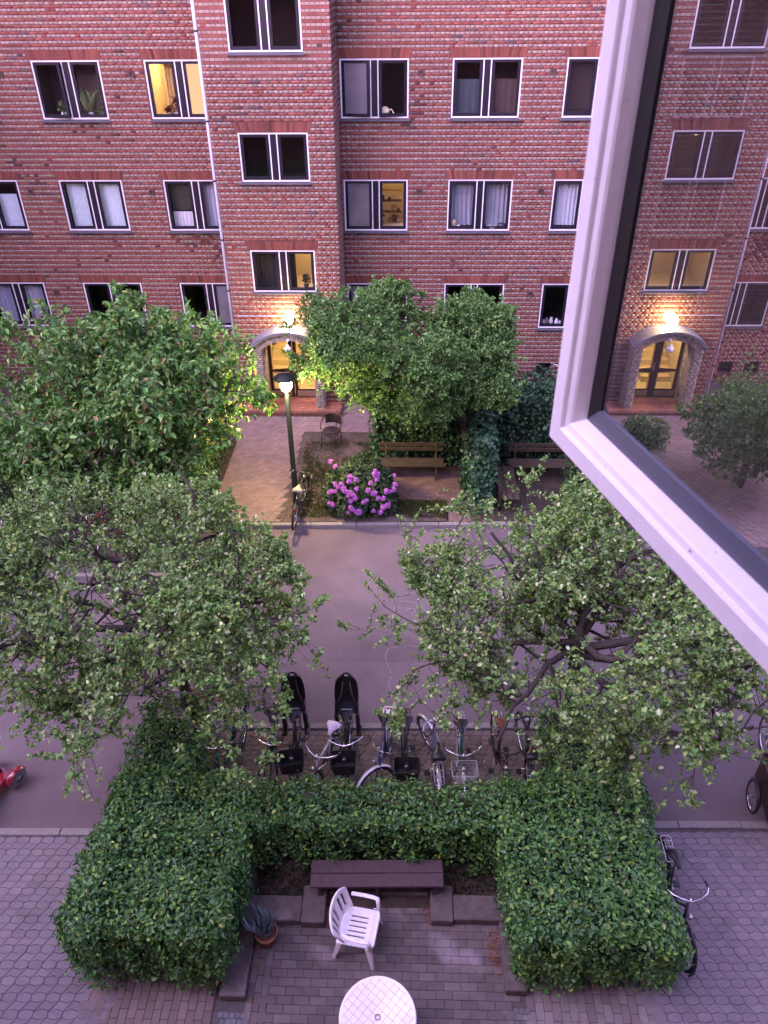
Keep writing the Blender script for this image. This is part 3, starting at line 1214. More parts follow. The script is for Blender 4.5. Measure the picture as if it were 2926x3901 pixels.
def building(name, label, fac, aL, aR, recess_windows, tower, zTop, seed, sign, singles=300, vents=(), left_return=True, right_recess=True, left_end=None):
    """fac: n = 0 is the front of the stair tower; the recessed wall stands 1.47 m behind it.
    recess_windows: list of (a0, row index, spec)"""
    REC = -1.475
    root = thing(name, label, "building")
    T0, T1, tc, tspecs = tower
    # --- recessed walls
    parts = []
    if aL < T0:
        parts.append((aL, T0))
    if aR > T1 + .1:
        parts.append((T1, aR))
    for pi, (p0, p1) in enumerate(parts):
        holes, rects = [], []
        for i, (a0, row, spec) in enumerate(recess_windows):
            if not (a0 < p1 - .05 and a0 + WW > p0 + .05):
                continue
            z0 = ROWZ[row] if row >= 0 else ROWZ[0] + 2.8
            e0, e1 = max(a0, p0), min(a0 + WW, p1)
            rects.append((e0, e1, z0, z0 + WH))
            holes.append(hole_rect(a0, a0 + WW, z0 - .062, z0 + WH))
            holes.append(hole_flare(a0 - .03, a0 + WW + .03, z0 + WH, z0 + WH + LINT))
            lintel(fac, root, a0, a0 + WW, z0 + WH, REC, seed + i)
            window(fac, root, a0, z0, WW, WH, spec, i, REC)
        for (va, vz) in vents:
            if p0 < va < p1:
                holes.append(hole_round(va, vz, .078))
                vent(fac, root, va, vz, REC)
        for (ba, bz) in BASEMENT:
            if p0 < ba < p1 - .5:
                holes.append(hole_rect(ba, ba + .42, bz, bz + .40))
                rects.append((ba, ba + .42, bz, bz + .40))
                mb = FMB(fac)
                mb.quad((ba, REC - .1, bz), (ba + .42, REC - .1, bz), (ba + .42, REC - .1, bz + .4), (ba, REC - .1, bz + .4))
                mb.build("basement_window", M_dark, root)
        wall_sheet(fac, root, p0, p1, -.1, zTop, rects, REC - .006)
        rows = brick_list(p0, p1, 0.0, zTop, holes, seed=seed + 10 * pi, dark=.16 if pi == 0 else .03, stains=[(q[0], q[1], q[2] - .06, .34) for q in rects])
        link("brickwork", bricks_np("brickwork", fac, rows, .012, REC, seed=seed + pi), root, kind="stuff")
    # --- tower
    holes, rects = [hole_rect(tc - .72, tc + .72, 0, 2.1)], [(tc - .72, tc + .72, -.1, 2.04)]
    for i, ((z0, h), spec) in enumerate(zip([(TWZ[0][0] + 2.8, 1.115)] + TWZ, tspecs)):
        a0 = tc - TWW / 2
        if z0 + h + .3 > zTop:
            continue
        hh = h
        rects.append((a0, a0 + TWW, z0, z0 + hh))
        holes.append(hole_rect(a0, a0 + TWW, z0 - .062, z0 + hh))
        holes.append(hole_flare(a0 - .03, a0 + TWW + .03, z0 + hh, z0 + hh + LINT))
        lintel(fac, root, a0, a0 + TWW, z0 + hh, 0.0, seed + 50 + i)
        window(fac, root, a0, z0, TWW, hh, spec, 50 + i, 0.0)
    wall_sheet(fac, root, T0 + .006, T1 - .006, -.1, zTop, rects, -.006)
    rows = brick_list(T0, T1, 0.0, zTop, holes, seed=seed + 77, stains=[(q[0], q[1], q[2] - .06, .26) for q in rects[1:]])
    full = [q for q in rows if q[2] < 10.4]
    full.sort(key=lambda q: -min(q[3], 9.9) + .25 * abs((q[0] + q[1]) / 2 - tc))
    chosen = full[:singles]
    ids = set(id(q) for q in chosen)
    rest = [q for q in rows if id(q) not in ids]
    link("brickwork", bricks_np("brickwork", fac, rest, .012, 0.0, seed=seed + 5), root, kind="stuff")
    cache = {}
    M4 = fac.mat4()
    for q in chosen:
        key = (round(q[1] - q[0], 3))
        if key not in cache:
            L = q[1] - q[0]
            hgt = COURSE - .01
            mb = MB()
            e = .0025
            vs = [(-L / 2, -.012, -hgt / 2), (L / 2, -.012, -hgt / 2), (L / 2, -.012, hgt / 2), (-L / 2, -.012, hgt / 2),
                  (-L / 2 + e, 0, -hgt / 2 + e), (L / 2 - e, 0, -hgt / 2 + e), (L / 2 - e, 0, hgt / 2 - e), (-L / 2 + e, 0, hgt / 2 - e)]
            mb.add(vs, [(4, 7, 6, 5)[::-1], (0, 1, 5, 4), (1, 2, 6, 5), (2, 3, 7, 6), (3, 0, 4, 7)])
            cache[key] = mb.mesh("brick", M_brick_o)
        o = link("brick", cache[key], root)
        o.matrix_world = M4 @ Matrix.Translation(((q[0] + q[1]) / 2, random.uniform(-.0025, .0025), (q[2] + q[3]) / 2))
        o.color = (*q[4], 1)
    # returns of the tower
    for side, aa in ((1, T1), (-1, T0)):
        f2 = Fac(fac(aa, 0, 0), fac.N, fac.A * side)
        rows = brick_list(REC, -.004, 0.0, zTop, [], seed=seed + 90 + side)
        rr = bricks_np("brickwork", f2, rows, .012, 0.0, seed=seed + 6)
        link("brickwork", rr, root, kind="stuff")
        mb = FMB(fac)
        x = aa - side * .006
        mb.quad((x, REC - .02, -.1), (x, -.0065, -.1), (x, -.0065, zTop), (x, REC - .02, zTop))
        mb.build("wall", M_mortar, root)
    # body behind and roof, so that the block is solid
    mb = FMB(fac)
    mb.box((aL + .02, REC - 9.0, -.1), (aR - .02, REC - 2.2, zTop + .3))
    mb.box((aL - .3, REC - 9.2, zTop + .3), (aR + .3, .35, zTop + .5))
    mb.box((aL, REC - 2.25, -.1), (aL + .1, REC - .02, zTop + .3))
    mb.box((aR - .1, REC - 2.25, -.1), (aR, REC - .02, zTop + .3))
    mb.build("rear_block", mat("dark_red_wall", (.18, .07, .06), .9), root)
    porch(fac, root, tc, 0.0, sign, seed)
    # drainpipe in the left corner of the tower
    mb = FMB(fac)
    mb.tube([(T0 - .055, -.06, 0.1), (T0 - .055, -.06, zTop)], .042, 10)
    pipe = mb.build("drainpipe", M_pipe, root)
    mb = FMB(fac)
    for z in (1.2, 3.4, 4.75, 6.2, 7.55, 9.4):
        if z < zTop:
            mb.lathe([(.05, -.02), (.056, -.02), (.056, .02), (.05, .02)], (T0 - .055, -.06, z), 10)
    mb.build("bracket", M_black, pipe)
    return root

BASEMENT = [(3.95, .30), (4.75, .30), (6.9, .30), (-6.2, .30), (-7.3, .30), (-9.6, .30), (-2.75, .30), (-3.55, .30)]
FM = Fac((0, 20.4, 0), (1, 0, 0), (0, -1, 0))
XW = {'W0': -12.35, 'W1': -9.487, 'W2': -6.64, 'R1': -1.762, 'R2': 1.04, 'R3': 3.845, 'R4': 6.65}
SP = {
    ('W1', 0): dict(open=(.16, 0), room='mid'),
    ('W2', 0): dict(pane=('clear', 'lit'), room='lit', lamp=3.6, lamp_a=-.3),
    ('R1', 0): dict(pane=('frost', 'clear'), open=(.15, .20), room=None),
    ('R1', 1): dict(pane=('frost', 'clear'), room='lit', lamp=.6, lamp_a=.5),
    ('R1', 2): dict(pane=('frost', 'clear')),
    ('W2', 2): dict(pane=('clear', 'frost')),
    ('R3', 0): dict(room='mid'),
}
wins = [(x, r, SP.get((k, r))) for k, x in XW.items() for r in (0, 1, 2)]
wins += [(x, -1, None) for x in XW.values()]
VENTS = [(-6.985, 8.41), (-6.985, 5.61), (-10.31, 2.83), (-10.31, 5.62), (-10.31, 8.41), (.265, 8.41), (.265, 5.61), (3.53, 8.41), (3.53, 5.63), (3.53, 2.82)]
TS = [None, None, None, dict(room='lit', lamp=1.2, lamp_a=.45)]
block = building("apartment_building", "red and pale striped brick apartment block filling the view across the courtyard", FM, -14.0, 12.0, wins,
                 (-4.83, -1.82, -3.325, TS), 13.9, 11, True, 300, VENTS)

phi = R_(33.59)
FW = Fac((-16.513, 13.233, 0), (math.cos(phi), math.sin(phi), 0), (math.sin(phi), -math.cos(phi), 0))
wwins = [(-3.315, r, s) for r, s in ((-1, None), (0, None), (1, dict(pane=('clear', 'frost'))), (2, dict(pane=('clear', 'frost'))))] + [(-6.16, r, None) for r in (-1, 0, 1, 2)]
wing = building("apartment_building", "second brick apartment block with porch, mirrored in the open window pane", FW, -8.0, 1.51, wwins,
                (-1.50, 1.505, 0.0, [None, None, dict(room='mid', lamp=.3), dict(room='lit', lamp=.8, lamp_a=.45)]), 13.9, 41, False, 300, [(-3.66, 5.61), (-3.66, 2.83)])

# ---------------------------------------------------------------- our own building behind the camera (seen only in panes) and its open casement
M_own = bpy.data.materials.new("own_brick_wall")
nt, out = nodes_of(M_own)
bt = nt.nodes.new("ShaderNodeTexBrick")
bt.inputs["Color1"].default_value = (.30, .07, .05, 1)
bt.inputs["Color2"].default_value = (.46, .34, .28, 1)
bt.inputs["Mortar"].default_value = (.06, .05, .05, 1)
bt.inputs["Scale"].default_value = 1.0
bt.inputs["Brick Width"].default_value = .24
bt.inputs["Row Height"].default_value = .0667
bt.inputs["Mortar Size"].default_value = .005
tcn = nt.nodes.new("ShaderNodeTexCoord")
mp = nt.nodes.new("ShaderNodeMapping")
mp.inputs["Rotation"].default_value = (R_(90), 0, 0)
pb = nt.nodes.new("ShaderNodeBsdfPrincipled")
pb.inputs["Roughness"].default_value = .9
nt.links.new(tcn.outputs["Object"], mp.inputs["Vector"])
nt.links.new(mp.outputs[0], bt.inputs["Vector"])
nt.links.new(bt.outputs["Color"], pb.inputs["Base Color"])
nt.links.new(pb.outputs[0], out.inputs["Surface"])

OWT = 11.8
OW = .17        # outer face of our wall
home = thing("apartment_building", "brick apartment block the open window belongs to, behind the viewer", "building")
mb = MB()
oa, ob, oz0, oz1 = -1.30, .56, 9.84, 11.35
for (x0, x1, z0, z1) in [(-26, oa, -.1, OWT), (ob, 22, -.1, OWT), (oa, ob, -.1, oz0), (oa, ob, oz1, OWT)]:
    mb.box((x0, OW - .36, z0), (x1, OW, z1))
mb.build("wall", M_own, home)
mb = MB()
mb.box((-26, -8, OWT), (22, OW + .12, OWT + .12))
mb.box((-26, -8, -.1), (22, -7.8, OWT))
mb.box((-26.2, -8, -.1), (-26, OW, OWT))
mb.box((22, -8, -.1), (22.2, OW, OWT))
mb.build("rear_block", mat("dark_red_wall", (.18, .07, .06), .9), home)

# open casement: u runs from the hinge to the free edge, n out of the room-side face, z up
PSI = R_(-17.18)
hd = np.array([math.sin(PSI), math.cos(PSI), 0])
nd_ = np.array([-hd[1], hd[0], 0])                  # room side of the sash, towards the camera
CORN = np.array([.225, 1.013, 9.929])
M_cas = mat("white_gloss_paint", (.88, .84, .88), .30, noise=(35, .035), var2=(110, (.30, .26, .28), .69, .76), spec=.5)
M_gask_refl = mat("black_gasket_reflection", (.012, .011, .012), .5)
sash = thing("open_window", "open white painted casement window swung out over the courtyard", "window")
SW = .87


class SMB(MB):
    def add(self, vs, fs, smooth=False):
        super().add([tuple(CORN + hd * (-u) + nd_ * (n - FT * .55) + np.array([0, 0, z])) for u, n, z in vs], fs, smooth)


GL = 0.0            # the pane's plane passes through CORN; the room-side face stands proud of it


def member(prof, kind):
    """prof: (distance from outer edge, n) section, swept along a mitred side"""
    mb = SMB()
    HT = 1.42
    n_ = len(prof)
    if kind == 'stile_free':
        A = [(d, n, d) for d, n in prof]
        B = [(d, n, HT - d) for d, n in prof]
    elif kind == 'rail_low':
        A = [(d, n, d) for d, n in prof]
        B = [(SW - d, n, d) for d, n in prof]
    elif kind == 'stile_hinge':
        A = [(SW - d, n, d) for d, n in prof]
        B = [(SW - d, n, HT - d) for d, n in prof]
    else:
        A = [(d, n, HT - d) for d, n in prof]
        B = [(SW - d, n, HT - d) for d, n in prof]
    mb.add(A + B, [(i, (i + 1) % n_, n_ + (i + 1) % n_, n_ + i) for i in range(n_)] + [tuple(range(n_)), tuple(range(n_, 2 * n_))])
    return mb


FT = .034
PROF = [(.004, FT), (.030, FT), (.032, FT - .002), (.034, FT - .006), (.043, FT - .008), (.046, FT - .011), (.052, .010), (.054, .004), (.054, -.028), (.0, -.028), (0, FT - .004)]
PROFG = [(.0525, .0060), (.062, .0055), (.078, .0030), (.078, -.006), (.0525, -.006)]  # reaches past the real gasket to paint in the frame's dark reflection
for k, nm in (('stile_free', 'stile'), ('stile_hinge', 'stile'), ('rail_low', 'bottom_rail'), ('rail_top', 'top_rail')):
    part = member(PROF, k).build(nm, M_cas, sash)
    member(PROFG, k).build("gasket_reflection", M_gask_refl if k != 'rail_low' else mat("grey_bead_reflection", (.10, .11, .15), .35), part)  # bottom strip coloured grey to stand for the bead's reflection in the glass
mb = SMB()
mb.quad((.05, 0, .05), (SW - .05, 0, .05), (SW - .05, 0, 1.37), (.05, 0, 1.37))
mb.build("pane", glass_mat("casement_glass", 11.0, (.22, .22, .24), 0.0, .07), sash)

# ---------------------------------------------------------------- trees, hedges, shrubs
M_bark = mat("bark", (.055, .045, .040), .95, noise=(20, .35), bump=(45, 1.0))
M_bark2 = mat("cherry_bark", (.085, .05, .042), .8, noise=(18, .3), bump=(40, .8))
M_leaf = leaf_mat("leaf", .5, .28)
M_leaf_gloss = leaf_mat("glossy_leaf", .42, .2)

APPLE = ([(.115, .235, .055), (.165, .30, .07), (.08, .165, .04), (.27, .39, .13), (.47, .54, .30), (.235, .35, .07)], [5, 5, 3, 3.2, 1.5, 1.8])
CHERRY = ([(.095, .225, .05), (.14, .295, .066), (.066, .165, .04), (.21, .37, .095), (.26, .16, .07), (.25, .32, .08)], [5, 5, 3, 2.4, .7, .8])
FARAP = ([(.09, .205, .046), (.13, .265, .06), (.062, .15, .036), (.19, .33, .095), (.27, .39, .15)], [5, 4, 3, 2, .8])


class Tree:
    def __init__(self, seed, env, leaf_size, leaf_w, pal, leaf_step, per, droop=0.0, stiff=.55, twig_len=(.25, .5), nscale=1.0, shed=0.0, gap=None):
        self.gap = gap
        self.r = np.random.default_rng(seed)
        self.env, self.ls, self.lw, self.pal, self.step, self.per, self.droop = env, leaf_size, leaf_w, pal, leaf_step, per, droop
        self.twig_len = twig_len
        self.stiff = stiff
        self.ns = nscale
        self.shed = shed
        self.wood = MB()
        self.P, self.D, self.N = [], [], []

    def inside(self, p):
        c, rad = self.env[:2]
        if len(self.env) > 2 and self.env[2](p):
            return False
        q = (np.asarray(p) - c) / rad
        w = .10 * math.sin(3.1 * p[0] + 1.3 * p[1]) + .08 * math.sin(4.7 * p[1] - 2.2 * p[2])
        return q @ q < (1 + w) ** 2

    def path(self, p, d, length, n, wander, lift):
        pts = [np.array(p, float)]
        d = np.array(d, float)
        for i in range(n):
            d = d + self.r.standard_normal(3) * wander + np.array([0, 0, lift])
            d = d / np.linalg.norm(d)
            q = pts[-1] + d * length / n
            if i > 0 and not self.inside(q):
                break
            pts.append(q)
        return pts

    def rosette(self, p, d):
        k = self.r.poisson(self.per)
        for _ in range(k):
            v = self.r.standard_normal(3) + np.array([0, 0, .35 - self.droop * 1.6]) + .5 * d
            v /= np.linalg.norm(v)
            nn = np.array([0, 0, 1.]) + .55 * self.r.standard_normal(3)
            self.P.append(p + .015 * self.r.standard_normal(3))
            self.D.append(v)
            self.N.append(nn)

    def twig(self, p, d):
        if self.gap is not None:        # shoots come in clumps with open air between
            v = math.sin(2.9 * p[0] + 1.7 * p[1] + self.gap) + math.sin(3.3 * p[1] - 2.1 * p[2]) + math.sin(4.6 * p[2] + 2.4 * p[0] + 1.3)
            if v < .35 and self.r.random() < .72:
                return
        L = self.r.uniform(*self.twig_len)
        pts = self.path(p, d, L, 4, .22, .04 - self.droop * .12)
        if len(pts) < 2:
            return
        self.wood.tube(pts, list(np.linspace(.0055, .002, len(pts))), 3, caps=False)
        tot = 0
        nst = max(2, int(L / self.step))
        if self.r.random() < self.shed:
            nst = nst // 3
        for i in range(nst):
            t = (i + self.r.uniform(.2, 1)) / nst * (len(pts) - 1)
            a = min(int(t), len(pts) - 2)
            q = pts[a] + (pts[a + 1] - pts[a]) * (t - a)
            self.rosette(q, pts[a + 1] - pts[a])
        self.rosette(pts[-1], d)

    def branch(self, p, d, length, r0, level, lift=.03):
        n = 11 if level == 0 else 6
        pts = self.path(p, d, length, n, .24 if level == 0 else .26, lift)
        if len(pts) < 2:
            return
        r1 = r0 * (.34 if level < 2 else .4)
        self.wood.tube(pts, list(np.linspace(r0, r1, len(pts))), 7 if level == 0 else 5, caps=False)
        m = len(pts)
        if level < 2:
            cnt = int((9 if level == 0 else 7) * self.ns)
            for i in range(cnt):
                t = self.r.uniform(.22, 1.0) * (m - 1)
                a = min(int(t), m - 2)
                q = pts[a] + (pts[a + 1] - pts[a]) * (t - a)
                axis = unit(pts[a + 1] - pts[a])
                side = np.cross(axis, np.array([0, 0, 1.]) + .5 * self.r.standard_normal(3))
                side = unit(side) * self.r.choice([-1, 1])
                dd = axis * self.r.uniform(.25, .8) + side + np.array([0, 0, self.r.uniform(-.25, .5)])
                rr = r0 + (r1 - r0) * t / (m - 1)
                self.branch(q, dd / np.linalg.norm(dd), length * self.r.uniform(.32, .55), rr * .55, level + 1, lift)
        else:
            cnt = int(6 * self.ns)
            for i in range(cnt):
                t = self.r.uniform(.1, 1.0) * (m - 1)
                a = min(int(t), m - 2)
                q = pts[a] + (pts[a + 1] - pts[a]) * (t - a)
                dd = unit(pts[a + 1] - pts[a]) * .5 + self.r.standard_normal(3) * .7
                self.twig(q, dd / np.linalg.norm(dd))
        self.twig(pts[-1], unit(pts[-1] - pts[-2]))

    def build(self, name, label, base, trunk, bark, lm, cat="tree", group=None):
        root = thing(name, label, cat, base, 0, group)
        off = np.array(base, float)
        mt = MB()
        pts = [np.array(p) - off for p, _ in trunk]
        mt.tube(pts, [q for _, q in trunk], 10)
        mt.build("trunk", bark, root)
        self.wood.v = [tuple(np.array(v) - off) for v in self.wood.v]
        self.wood.build("branches", bark, root)
        n = len(self.P)
        sz = self.ls * np.clip(1 + .25 * self.r.standard_normal(n), .5, 1.6)
        me = leaves_mesh("crown", np.array(self.P) - off, self.D, self.N, sz, self.lw, tints(n, *self.pal, r=self.r), lm)
        link("crown", me, root, kind="stuff")
        print(name, "leaves", n)
        return root


def apple_near(seed, base, hub, env, limbs, label):
    t = Tree(seed, env, .055, .64, APPLE, .047, 3.4, droop=.08, twig_len=(.22, .66), nscale=.95, shed=.2, gap=float(seed))
    b = np.array(base, float)
    h = np.array(hub, float)
    mid = (b + h) / 2 + np.array([.06, -.03, 0])
    for az, el, L, r0 in limbs:
        d = np.array([math.cos(az) * math.cos(el), math.sin(az) * math.cos(el), math.sin(el)])
        t.branch(h + np.array([0, 0, t.r.uniform(-.3, .25)]), d, L, r0, 0, .0)
    return t.build("apple_tree", label, base, [(b, .125), (b * .7 + mid * .3, .10), (mid, .092), (h, .10), (h + np.array([0, 0, .3]), .05)], M_bark, M_leaf)


D_ = R_
apple_near(3, (-3.40, 8.0, 0), (-3.45, 8.05, 2.75), (np.array([-3.8, 7.85, 3.3]), np.array([3.15, 2.95, 1.2]), lambda p: p[0] + .75 * (p[1] - 8.0) > -1.35),
           [(D_(135), .42, 3.7, .055), (D_(172), .36, 3.9, .055), (D_(98), .42, 3.5, .05), (D_(-6), .12, 3.4, .055), (D_(24), .2, 3.5, .062), (D_(62), .16, 2.6, .05), (D_(112), .25, 3.0, .065), (D_(150), .26, 3.5, .06), (D_(185), .22, 3.4, .06), (D_(212), .12, 3.2, .065), (D_(250), .05, 2.8, .06),
            (D_(295), .10, 2.7, .055), (D_(335), .15, 2.8, .05), (D_(85), .9, 1.8, .05), (D_(240), .8, 1.7, .045)],
           "spreading apple tree rising from behind the hedge beside the green bicycle")
apple_near(9, (2.55, 8.0, 0), (2.42, 7.85, 2.75), (np.array([2.5, 7.75, 3.3]), np.array([3.35, 3.1, 1.3])),
           [(D_(76), .42, 3.5, .05), (D_(2), .2, 3.7, .07), (D_(-22), .15, 3.7, .06), (D_(40), .26, 3.3, .055), (D_(100), .3, 3.1, .06), (D_(140), .25, 3.4, .06), (D_(165), .2, 3.6, .05), (D_(186), .14, 3.6, .06), (D_(225), .08, 2.9, .055),
            (D_(270), .05, 2.8, .055), (D_(315), .12, 3.0, .06), (D_(70), .9, 1.8, .05), (D_(200), .8, 1.7, .045)],
           "gnarled apple tree under the corner of the open window frame")

# cherry tree by the far bicycle bay
t = Tree(21, (np.array([-6.25, 14.0, 3.42]), np.array([3.6, 2.6, 1.78])), .122, .50, CHERRY, .088, 2.3, droop=.55, twig_len=(.3, .6), nscale=.95)
cb = np.array([-4.95, 12.95, 0.])
ch = np.array([-5.45, 13.45, 2.45])
for az, el, L, r0 in [(D_(20), .5, 2.9, .07), (D_(75), .6, 3.0, .07), (D_(130), .5, 3.2, .075), (D_(170), .42, 3.8, .08), (D_(190), .62, 3.8, .06), (D_(150), .7, 3.4, .06), (D_(215), .42, 3.0, .07), (D_(270), .4, 2.4, .06), (D_(320), .4, 2.5, .06), (D_(100), 1.1, 2.6, .06), (D_(180), .9, 2.8, .06), (D_(350), .85, 2.4, .05)]:
    d = np.array([math.cos(az) * math.cos(el), math.sin(az) * math.cos(el), math.sin(el)])
    t.branch(ch + np.array([0, 0, t.r.uniform(-.35, .1)]), d, L, r0, 0, .02)
t.build("cherry_tree", "broad cherry tree with large drooping leaves to the left of the path", tuple(cb), [(cb, .12), ((cb + ch) / 2 + np.array([.05, 0, 0]), .10), (ch, .11)], M_bark2, M_leaf)

# dense crab apple in front of the porch
t = Tree(33, (np.array([-.1, 15.85, 3.66]), np.array([2.8, 1.55, 1.5])), .062, .62, FARAP, .05, 3.2, droop=.15, twig_len=(.25, .5), nscale=1.05)
cb = np.array([1.75, 15.9, 0.])
ch = np.array([1.15, 15.9, 2.6])
for az, el, L, r0 in [(D_(0), .35, 2.0, .05), (D_(60), .5, 1.9, .05), (D_(120), .5, 2.2, .05), (D_(175), .35, 3.0, .06), (D_(186), -.06, 3.9, .06), (D_(178), .18, 3.9, .055), (D_(215), .0, 2.9, .05), (D_(310), .1, 1.9, .05), (D_(205), .25, 3.1, .06), (D_(240), .2, 2.4, .05), (D_(290), .3, 1.9, .05), (D_(330), .4, 2.0, .05), (D_(160), .9, 2.6, .05), (D_(20), 1.0, 1.9, .05), (D_(185), .62, 3.1, .05)]:
    d = np.array([math.cos(az) * math.cos(el), math.sin(az) * math.cos(el), math.sin(el)])
    t.branch(ch + np.array([0, 0, t.r.uniform(-.3, .3)]), d, L, r0, 0, .01)
t.build("crab_apple_tree", "dense crab apple tree over the garden bench, lit yellow by the street lamp", tuple(cb), [(cb, .11), ((cb + ch) / 2, .09), (ch, .09)], M_bark, M_leaf)

# tree and shrub by the other porch (mirrored in the pane)
t = Tree(55, (np.array([-14.9, 9.0, 2.1]), np.array([1.7, 1.5, 1.75])), .075, .6, FARAP, .075, 2.4, droop=.2, nscale=.8, twig_len=(.35, .8))
cb, ch = np.array([-14.9, 9.0, 0.]), np.array([-14.9, 9.0, 1.0])
for i in range(8):
    az, el = i * .8, .4
    d = np.array([math.cos(az) * math.cos(el), math.sin(az) * math.cos(el), math.sin(el)])
    t.branch(ch, d, 2.1, .05, 0, .01)
t.build("small_tree", "small dense tree mirrored at the edge of the open window pane", tuple(cb), [(cb, .09), (ch, .08)], M_bark, M_leaf)


def box_hedge(name, label, lo, hi, n, size, pal, mtl, seed, rnd=.16, core=M_soil, cat="hedge", skip_bottom=.0, droop=.2, shape=None, width=.6, thin=.16):
    """clipped hedge: leafy shell over a solid dark core that blocks light; leaves lie roughly on the clipped faces"""
    r = np.random.default_rng(seed)
    lo, hi = np.array(lo, float), np.array(hi, float)
    c, hf = (lo + hi) / 2, (hi - lo) / 2
    base = (c[0], c[1], 0)
    root = thing(name, label, cat, base)
    P, N = [], []
    dims = hi - lo
    areas = [dims[0] * dims[1], dims[1] * dims[2], dims[1] * dims[2], dims[0] * dims[2], dims[0] * dims[2]]
    pr = np.array(areas) * np.array([1.0, 1, 1, 1.15, .8])
    face = r.choice(5, n, p=pr / pr.sum())
    u = r.uniform(-1, 1, (n, 3))
    axis = np.array([2, 0, 0, 1, 1])[face]
    sgn = np.array([1, -1, 1, -1, 1])[face]
    u[np.arange(n), axis] = sgn
    q = u * hf
    # round the corners
    inner = np.clip(q, -(hf - rnd), hf - rnd)
    inner[:, 2] = np.where(q[:, 2] < 0, q[:, 2], np.clip(q[:, 2], None, hf[2] - rnd))
    dv = q - inner
    nn = unit(dv + 1e-9)
    flat = np.zeros((n, 3))
    flat[np.arange(n), axis] = sgn
    nn = np.where(np.linalg.norm(dv, axis=1, keepdims=True) < 1e-6, flat, nn)
    p = inner + nn * rnd
    x, y, z = p[:, 0] + c[0], p[:, 1] + c[1], p[:, 2]
    wob = .045 * np.sin(5.1 * x + 2.3 * y + seed) + .04 * np.sin(7.3 * y - 4.1 * z) + .035 * np.sin(11 * x + 9 * z) + .03 * np.sin(17 * y + 13 * x)
    dep = wob - np.abs(r.normal(0, thin * .45, n)) + .03 * r.standard_normal(n)
    p = p + nn * dep[:, None]
    keep = p[:, 2] + c[2] > .04 + skip_bottom * r.uniform(0, 1, n)
    p, nn = p[keep], nn[keep]
    m = len(p)
    p[:, 2] += c[2]
    D = r.standard_normal((m, 3)) * .8 + np.array([0, 0, -droop]) + nn * .45
    D = D - nn * np.sum(D * nn, 1, keepdims=True) * .45
    Nl = nn + .55 * r.standard_normal((m, 3)) + np.array([0, 0, .35])
    sz = size * np.clip(1 + .28 * r.standard_normal(m), .45, 1.7)
    me = leaves_mesh("leaves", p, D, Nl, sz, width, tints(m, *pal, r=r), mtl)
    link("leaves", me, root, kind="stuff")
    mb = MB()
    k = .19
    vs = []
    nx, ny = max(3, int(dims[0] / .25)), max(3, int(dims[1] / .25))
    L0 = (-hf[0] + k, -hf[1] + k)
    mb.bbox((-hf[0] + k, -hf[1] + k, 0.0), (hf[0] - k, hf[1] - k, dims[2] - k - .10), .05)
    mb.build("dark_core", mat("hedge_interior", (.016, .028, .012), 1.0), root)  # solid core added so no light passes through the leafy shell
    return root


HED = ([(.058, .17, .04), (.085, .215, .048), (.04, .12, .034), (.15, .30, .062), (.25, .37, .075), (.07, .185, .08)], [5, 5, 3.2, 2.6, 1.1, 2.2])
box_hedge("hedge", "tall clipped beech hedge to the left of the terrace, beside the blue-grass pot", (-4.12, 4.40, 0), (-2.08, 6.72, 1.28), 27000, .056, HED, M_leaf_gloss, 61, .22, skip_bottom=.6)
box_hedge("hedge", "stretch of hedge at the foot of the left apple tree, beside the green bicycle", (-4.10, 6.55, 0), (-3.02, 8.15, 1.20), 8500, .056, HED, M_leaf_gloss, 71, .22, skip_bottom=.6)
box_hedge("hedge", "clipped hedge behind the wooden terrace bench, below the bicycles", (-2.25, 5.95, 0), (1.52, 6.68, 1.20), 18000, .055, HED, M_leaf_gloss, 62, .2, skip_bottom=.55)
box_hedge("hedge", "clipped hedge to the right of the terrace with a bicycle against it", (1.36, 4.48, 0), (3.36, 6.78, 1.28), 25500, .056, HED, M_leaf_gloss, 63, .22, skip_bottom=.6)
box_hedge("hedge", "stretch of hedge at the foot of the right apple tree", (2.18, 6.6, 0), (3.42, 8.1, 1.20), 9000, .056, HED, M_leaf_gloss, 72, .22, skip_bottom=.6)

IVY = ([(.030, .095, .045), (.042, .12, .052), (.022, .07, .036), (.06, .15, .06)], [4, 4, 3, 1.5])
box_hedge("ivy_screen", "dark ivy wall behind the two far benches", (-.95, 16.95, 0), (5.2, 17.75, 2.05), 7000, .085, IVY, M_leaf_gloss, 64, .25, cat="ivy", droop=.6, width=.85)
box_hedge("ivy_screen", "ivy covered divider between the two garden seats", (1.45, 14.85, 0), (2.05, 16.94, 2.05), 4400, .085, IVY, M_leaf_gloss, 65, .22, cat="ivy", droop=.6, width=.85)
box_hedge("vine", "broad leaved vine at the foot of the brick wall right of the crab apple", (2.5, 17.9, 0), (6.5, 19.0, 1.9), 3600, .10, IVY, M_leaf, 66, .3, cat="vine", droop=.5, width=.8)
FH = ([(.055, .135, .036), (.078, .17, .045), (.038, .095, .03), (.14, .23, .06)], [4, 4, 3, 1.5])
box_hedge("hedge", "low hedge along the left edge of the lamp lit path", (-6.6, 14.75, 0), (-4.78, 17.9, .85), 5200, .07, FH, M_leaf, 67, .2)
box_hedge("hedge", "dark hedge under the cherry tree in front of the black garden chair", (-12.5, 14.7, 0), (-6.65, 15.5, 1.0), 5000, .075, FH, M_leaf, 68, .2)
box_hedge("hedge", "shrub row right of the far divider, behind the open window frame", (3.75, 14.85, 0), (7.5, 16.0, 1.5), 4500, .07, FH, M_leaf, 69, .3)
box_hedge("shrub", "rounded shrub mirrored beside the other porch step", (-14.9, 11.2, 0), (-14.0, 12.3, .8), 1500, .075, FH, M_leaf, 70, .4, cat="shrub")

